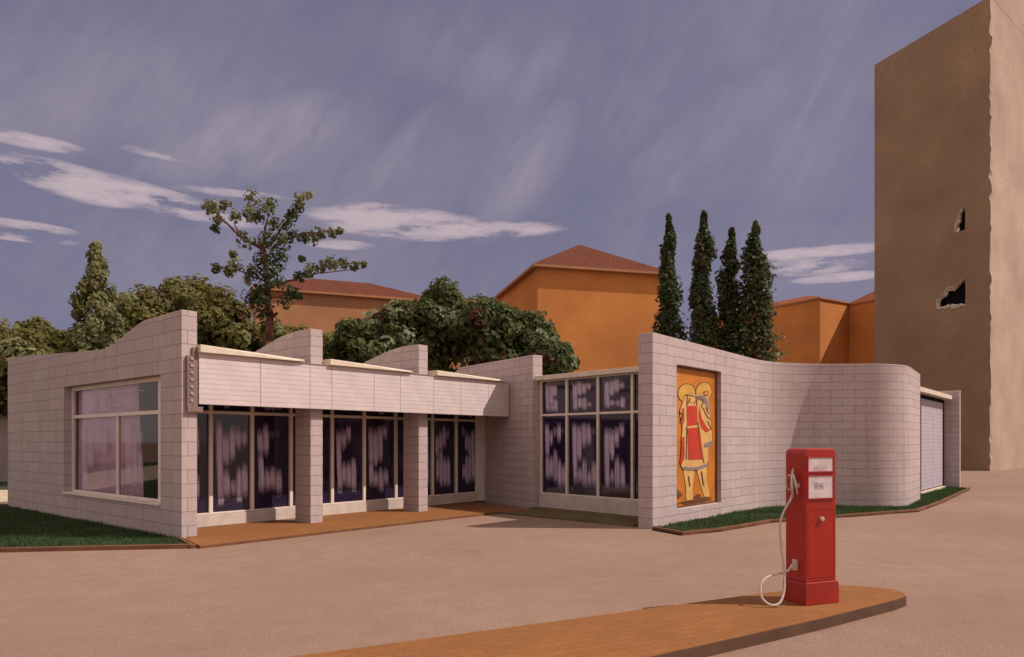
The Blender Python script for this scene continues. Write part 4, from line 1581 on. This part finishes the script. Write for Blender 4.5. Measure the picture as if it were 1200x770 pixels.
wob1 = noise_(nt, mapped((9, 38, 1), 0.05), 1.0, 7, 0.66)
wob2 = noise_(nt, mapped((16, 70, 1)), 1.0, 5, 0.6)
total = None
for px, py, rx, ry, amt, tilt in [
        (165, 229, 135, 15, 1.0, -0.13), (100, 222, 66, 14, 1.0, -.08), (205, 242, 70, 9, .9, -.1), (40, 198, 60, 6, .8, -.12), (270, 226, 70, 5, .7, .02), (30, 164, 55, 8, .9, 0), (30, 265, 50, 6, .8, 0.0), (25, 278, 55, 5, .8, 0.02), (190, 182, 50, 5, .6, -.05),
        (470, 262, 120, 20, 1.0, -.02), (560, 270, 120, 11, 1.0, .03), (430, 250, 60, 14, .9, .05), (400, 287, 45, 6, .9, 0.02),
        (955, 296, 80, 8, 1.0, -.01), (950, 314, 62, 9, .9, .0), (985, 325, 60, 6, .9, 0), (930, 306, 55, 6, .8, .03)]:
    a0, e0 = ang(px, py)
    kx = F / rx * 1.0
    ky = F / ry
    dx = math_(nt, 'SUBTRACT', az, a0)
    dy = math_(nt, 'SUBTRACT', math_(nt, 'SUBTRACT', el, e0), math_(nt, 'MULTIPLY', dx, tilt))
    q = math_(nt, 'ADD', math_(nt, 'POWER', math_(nt, 'MULTIPLY', dx, kx), 2.0), math_(nt, 'POWER', math_(nt, 'ABSOLUTE', math_(nt, 'MULTIPLY', dy, ky)), 2.0))
    mm = math_(nt, 'MULTIPLY', math_(nt, 'SUBTRACT', 1.0, q, True), amt)
    total = mm if total is None else math_(nt, 'MAXIMUM', total, mm)
wsum = math_(nt, 'ADD', math_(nt, 'MULTIPLY', math_(nt, 'SUBTRACT', wob1, 0.52), 4.2), math_(nt, 'MULTIPLY', math_(nt, 'SUBTRACT', wob2, 0.5), 2.6))
softm = None
for px, py, rx, ry, amt, tilt in [(290, 165, 110, 45, .75, .3), (350, 150, 60, 36, .7, .4), (610, 200, 70, 60, .6, .8), (110, 110, 190, 60, .35, 0.2), (560, 60, 160, 50, .3, -.1), (820, 170, 120, 40, .4, .5), (480, 170, 50, 30, .5, .8)]:
    a0, e0 = ang(px, py)
    dx = math_(nt, 'SUBTRACT', az, a0)
    dy = math_(nt, 'SUBTRACT', math_(nt, 'SUBTRACT', el, e0), math_(nt, 'MULTIPLY', dx, tilt))
    q = math_(nt, 'ADD', math_(nt, 'POWER', math_(nt, 'ABSOLUTE', math_(nt, 'MULTIPLY', dx, F / rx)), 2.0), math_(nt, 'POWER', math_(nt, 'ABSOLUTE', math_(nt, 'MULTIPLY', dy, F / ry)), 2.0))
    mm = math_(nt, 'MULTIPLY', math_(nt, 'SUBTRACT', 1.0, q, True), amt)
    softm = mm if softm is None else math_(nt, 'MAXIMUM', softm, mm)
sn = noise_(nt, rot3.outputs[0], 1.0, 5, 0.6)
sl = nt.nodes.new('ShaderNodeVectorMath'); sl.operation = 'SCALE'
sl.inputs[0].default_value = (0.37, 0.315, 0.375); sl.inputs[3].default_value = SKYK
base = mixc(nt, math_(nt, 'MULTIPLY', softm, ramp(nt, sn, [(0.38, 0.12), (0.66, 1.0)])), base, sl.outputs[0])
cm_ = math_(nt, 'MULTIPLY', total, math_(nt, 'ADD', 0.8, wsum))
cmask = ramp(nt, cm_, [(0.10, 0.0), (0.38, 0.6), (0.85, 0.95)])
cl = nt.nodes.new('ShaderNodeVectorMath'); cl.operation = 'SCALE'
cl.inputs[0].default_value = (0.50, 0.40, 0.435); cl.inputs[3].default_value = SKYK
base = mixc(nt, cmask, base, cl.outputs[0])
# bright sky added overhead, out of view, to fill the shaded walls
ov = ramp(nt, el, [(0.60, 0.0), (0.95, 1.0)])
bk = ramp(nt, math_(nt, 'DIVIDE', math_(nt, 'ABSOLUTE', math_(nt, 'SUBTRACT', az, 0.12)), pi), [(0.27, 0.0), (0.42, 1.0)])   # unseen brightness added beside and behind the view as fill
ov = math_(nt, 'MAXIMUM', ov, bk)
ov = math_(nt, 'MULTIPLY', ov, ramp(nt, noise_(nt, mapped((1.5, 3.0, 1)), 1.0, 5), [(0.3, 0.7), (0.6, 1.0)]))
hi = nt.nodes.new('ShaderNodeVectorMath'); hi.operation = 'SCALE'
hi.inputs[0].default_value = (0.70, 0.56, 0.52); hi.inputs[3].default_value = SKYK
base = mixc(nt, ov, base, hi.outputs[0])
L(nt, base, bg.inputs[0])

cam = bpy.data.cameras.new('camera')
cam.sensor_width = 36
cam.lens = F / 1200 * 36
cam.shift_y = (HY - 385) / 1200
cam.clip_end = 3000
co = bpy.data.objects.new('camera', cam)
co.location = (0, 0, EYE)
co.rotation_euler = (radians(90), 0, 0)
COL.objects.link(co)
SC.camera = co
SC.render.resolution_x, SC.render.resolution_y = 1024, 657
vs = SC.view_settings
vs.view_transform = 'Standard'
vs.look = 'None'
vs.exposure = 0.1
vs.gamma = 1
vs.use_curve_mapping = False
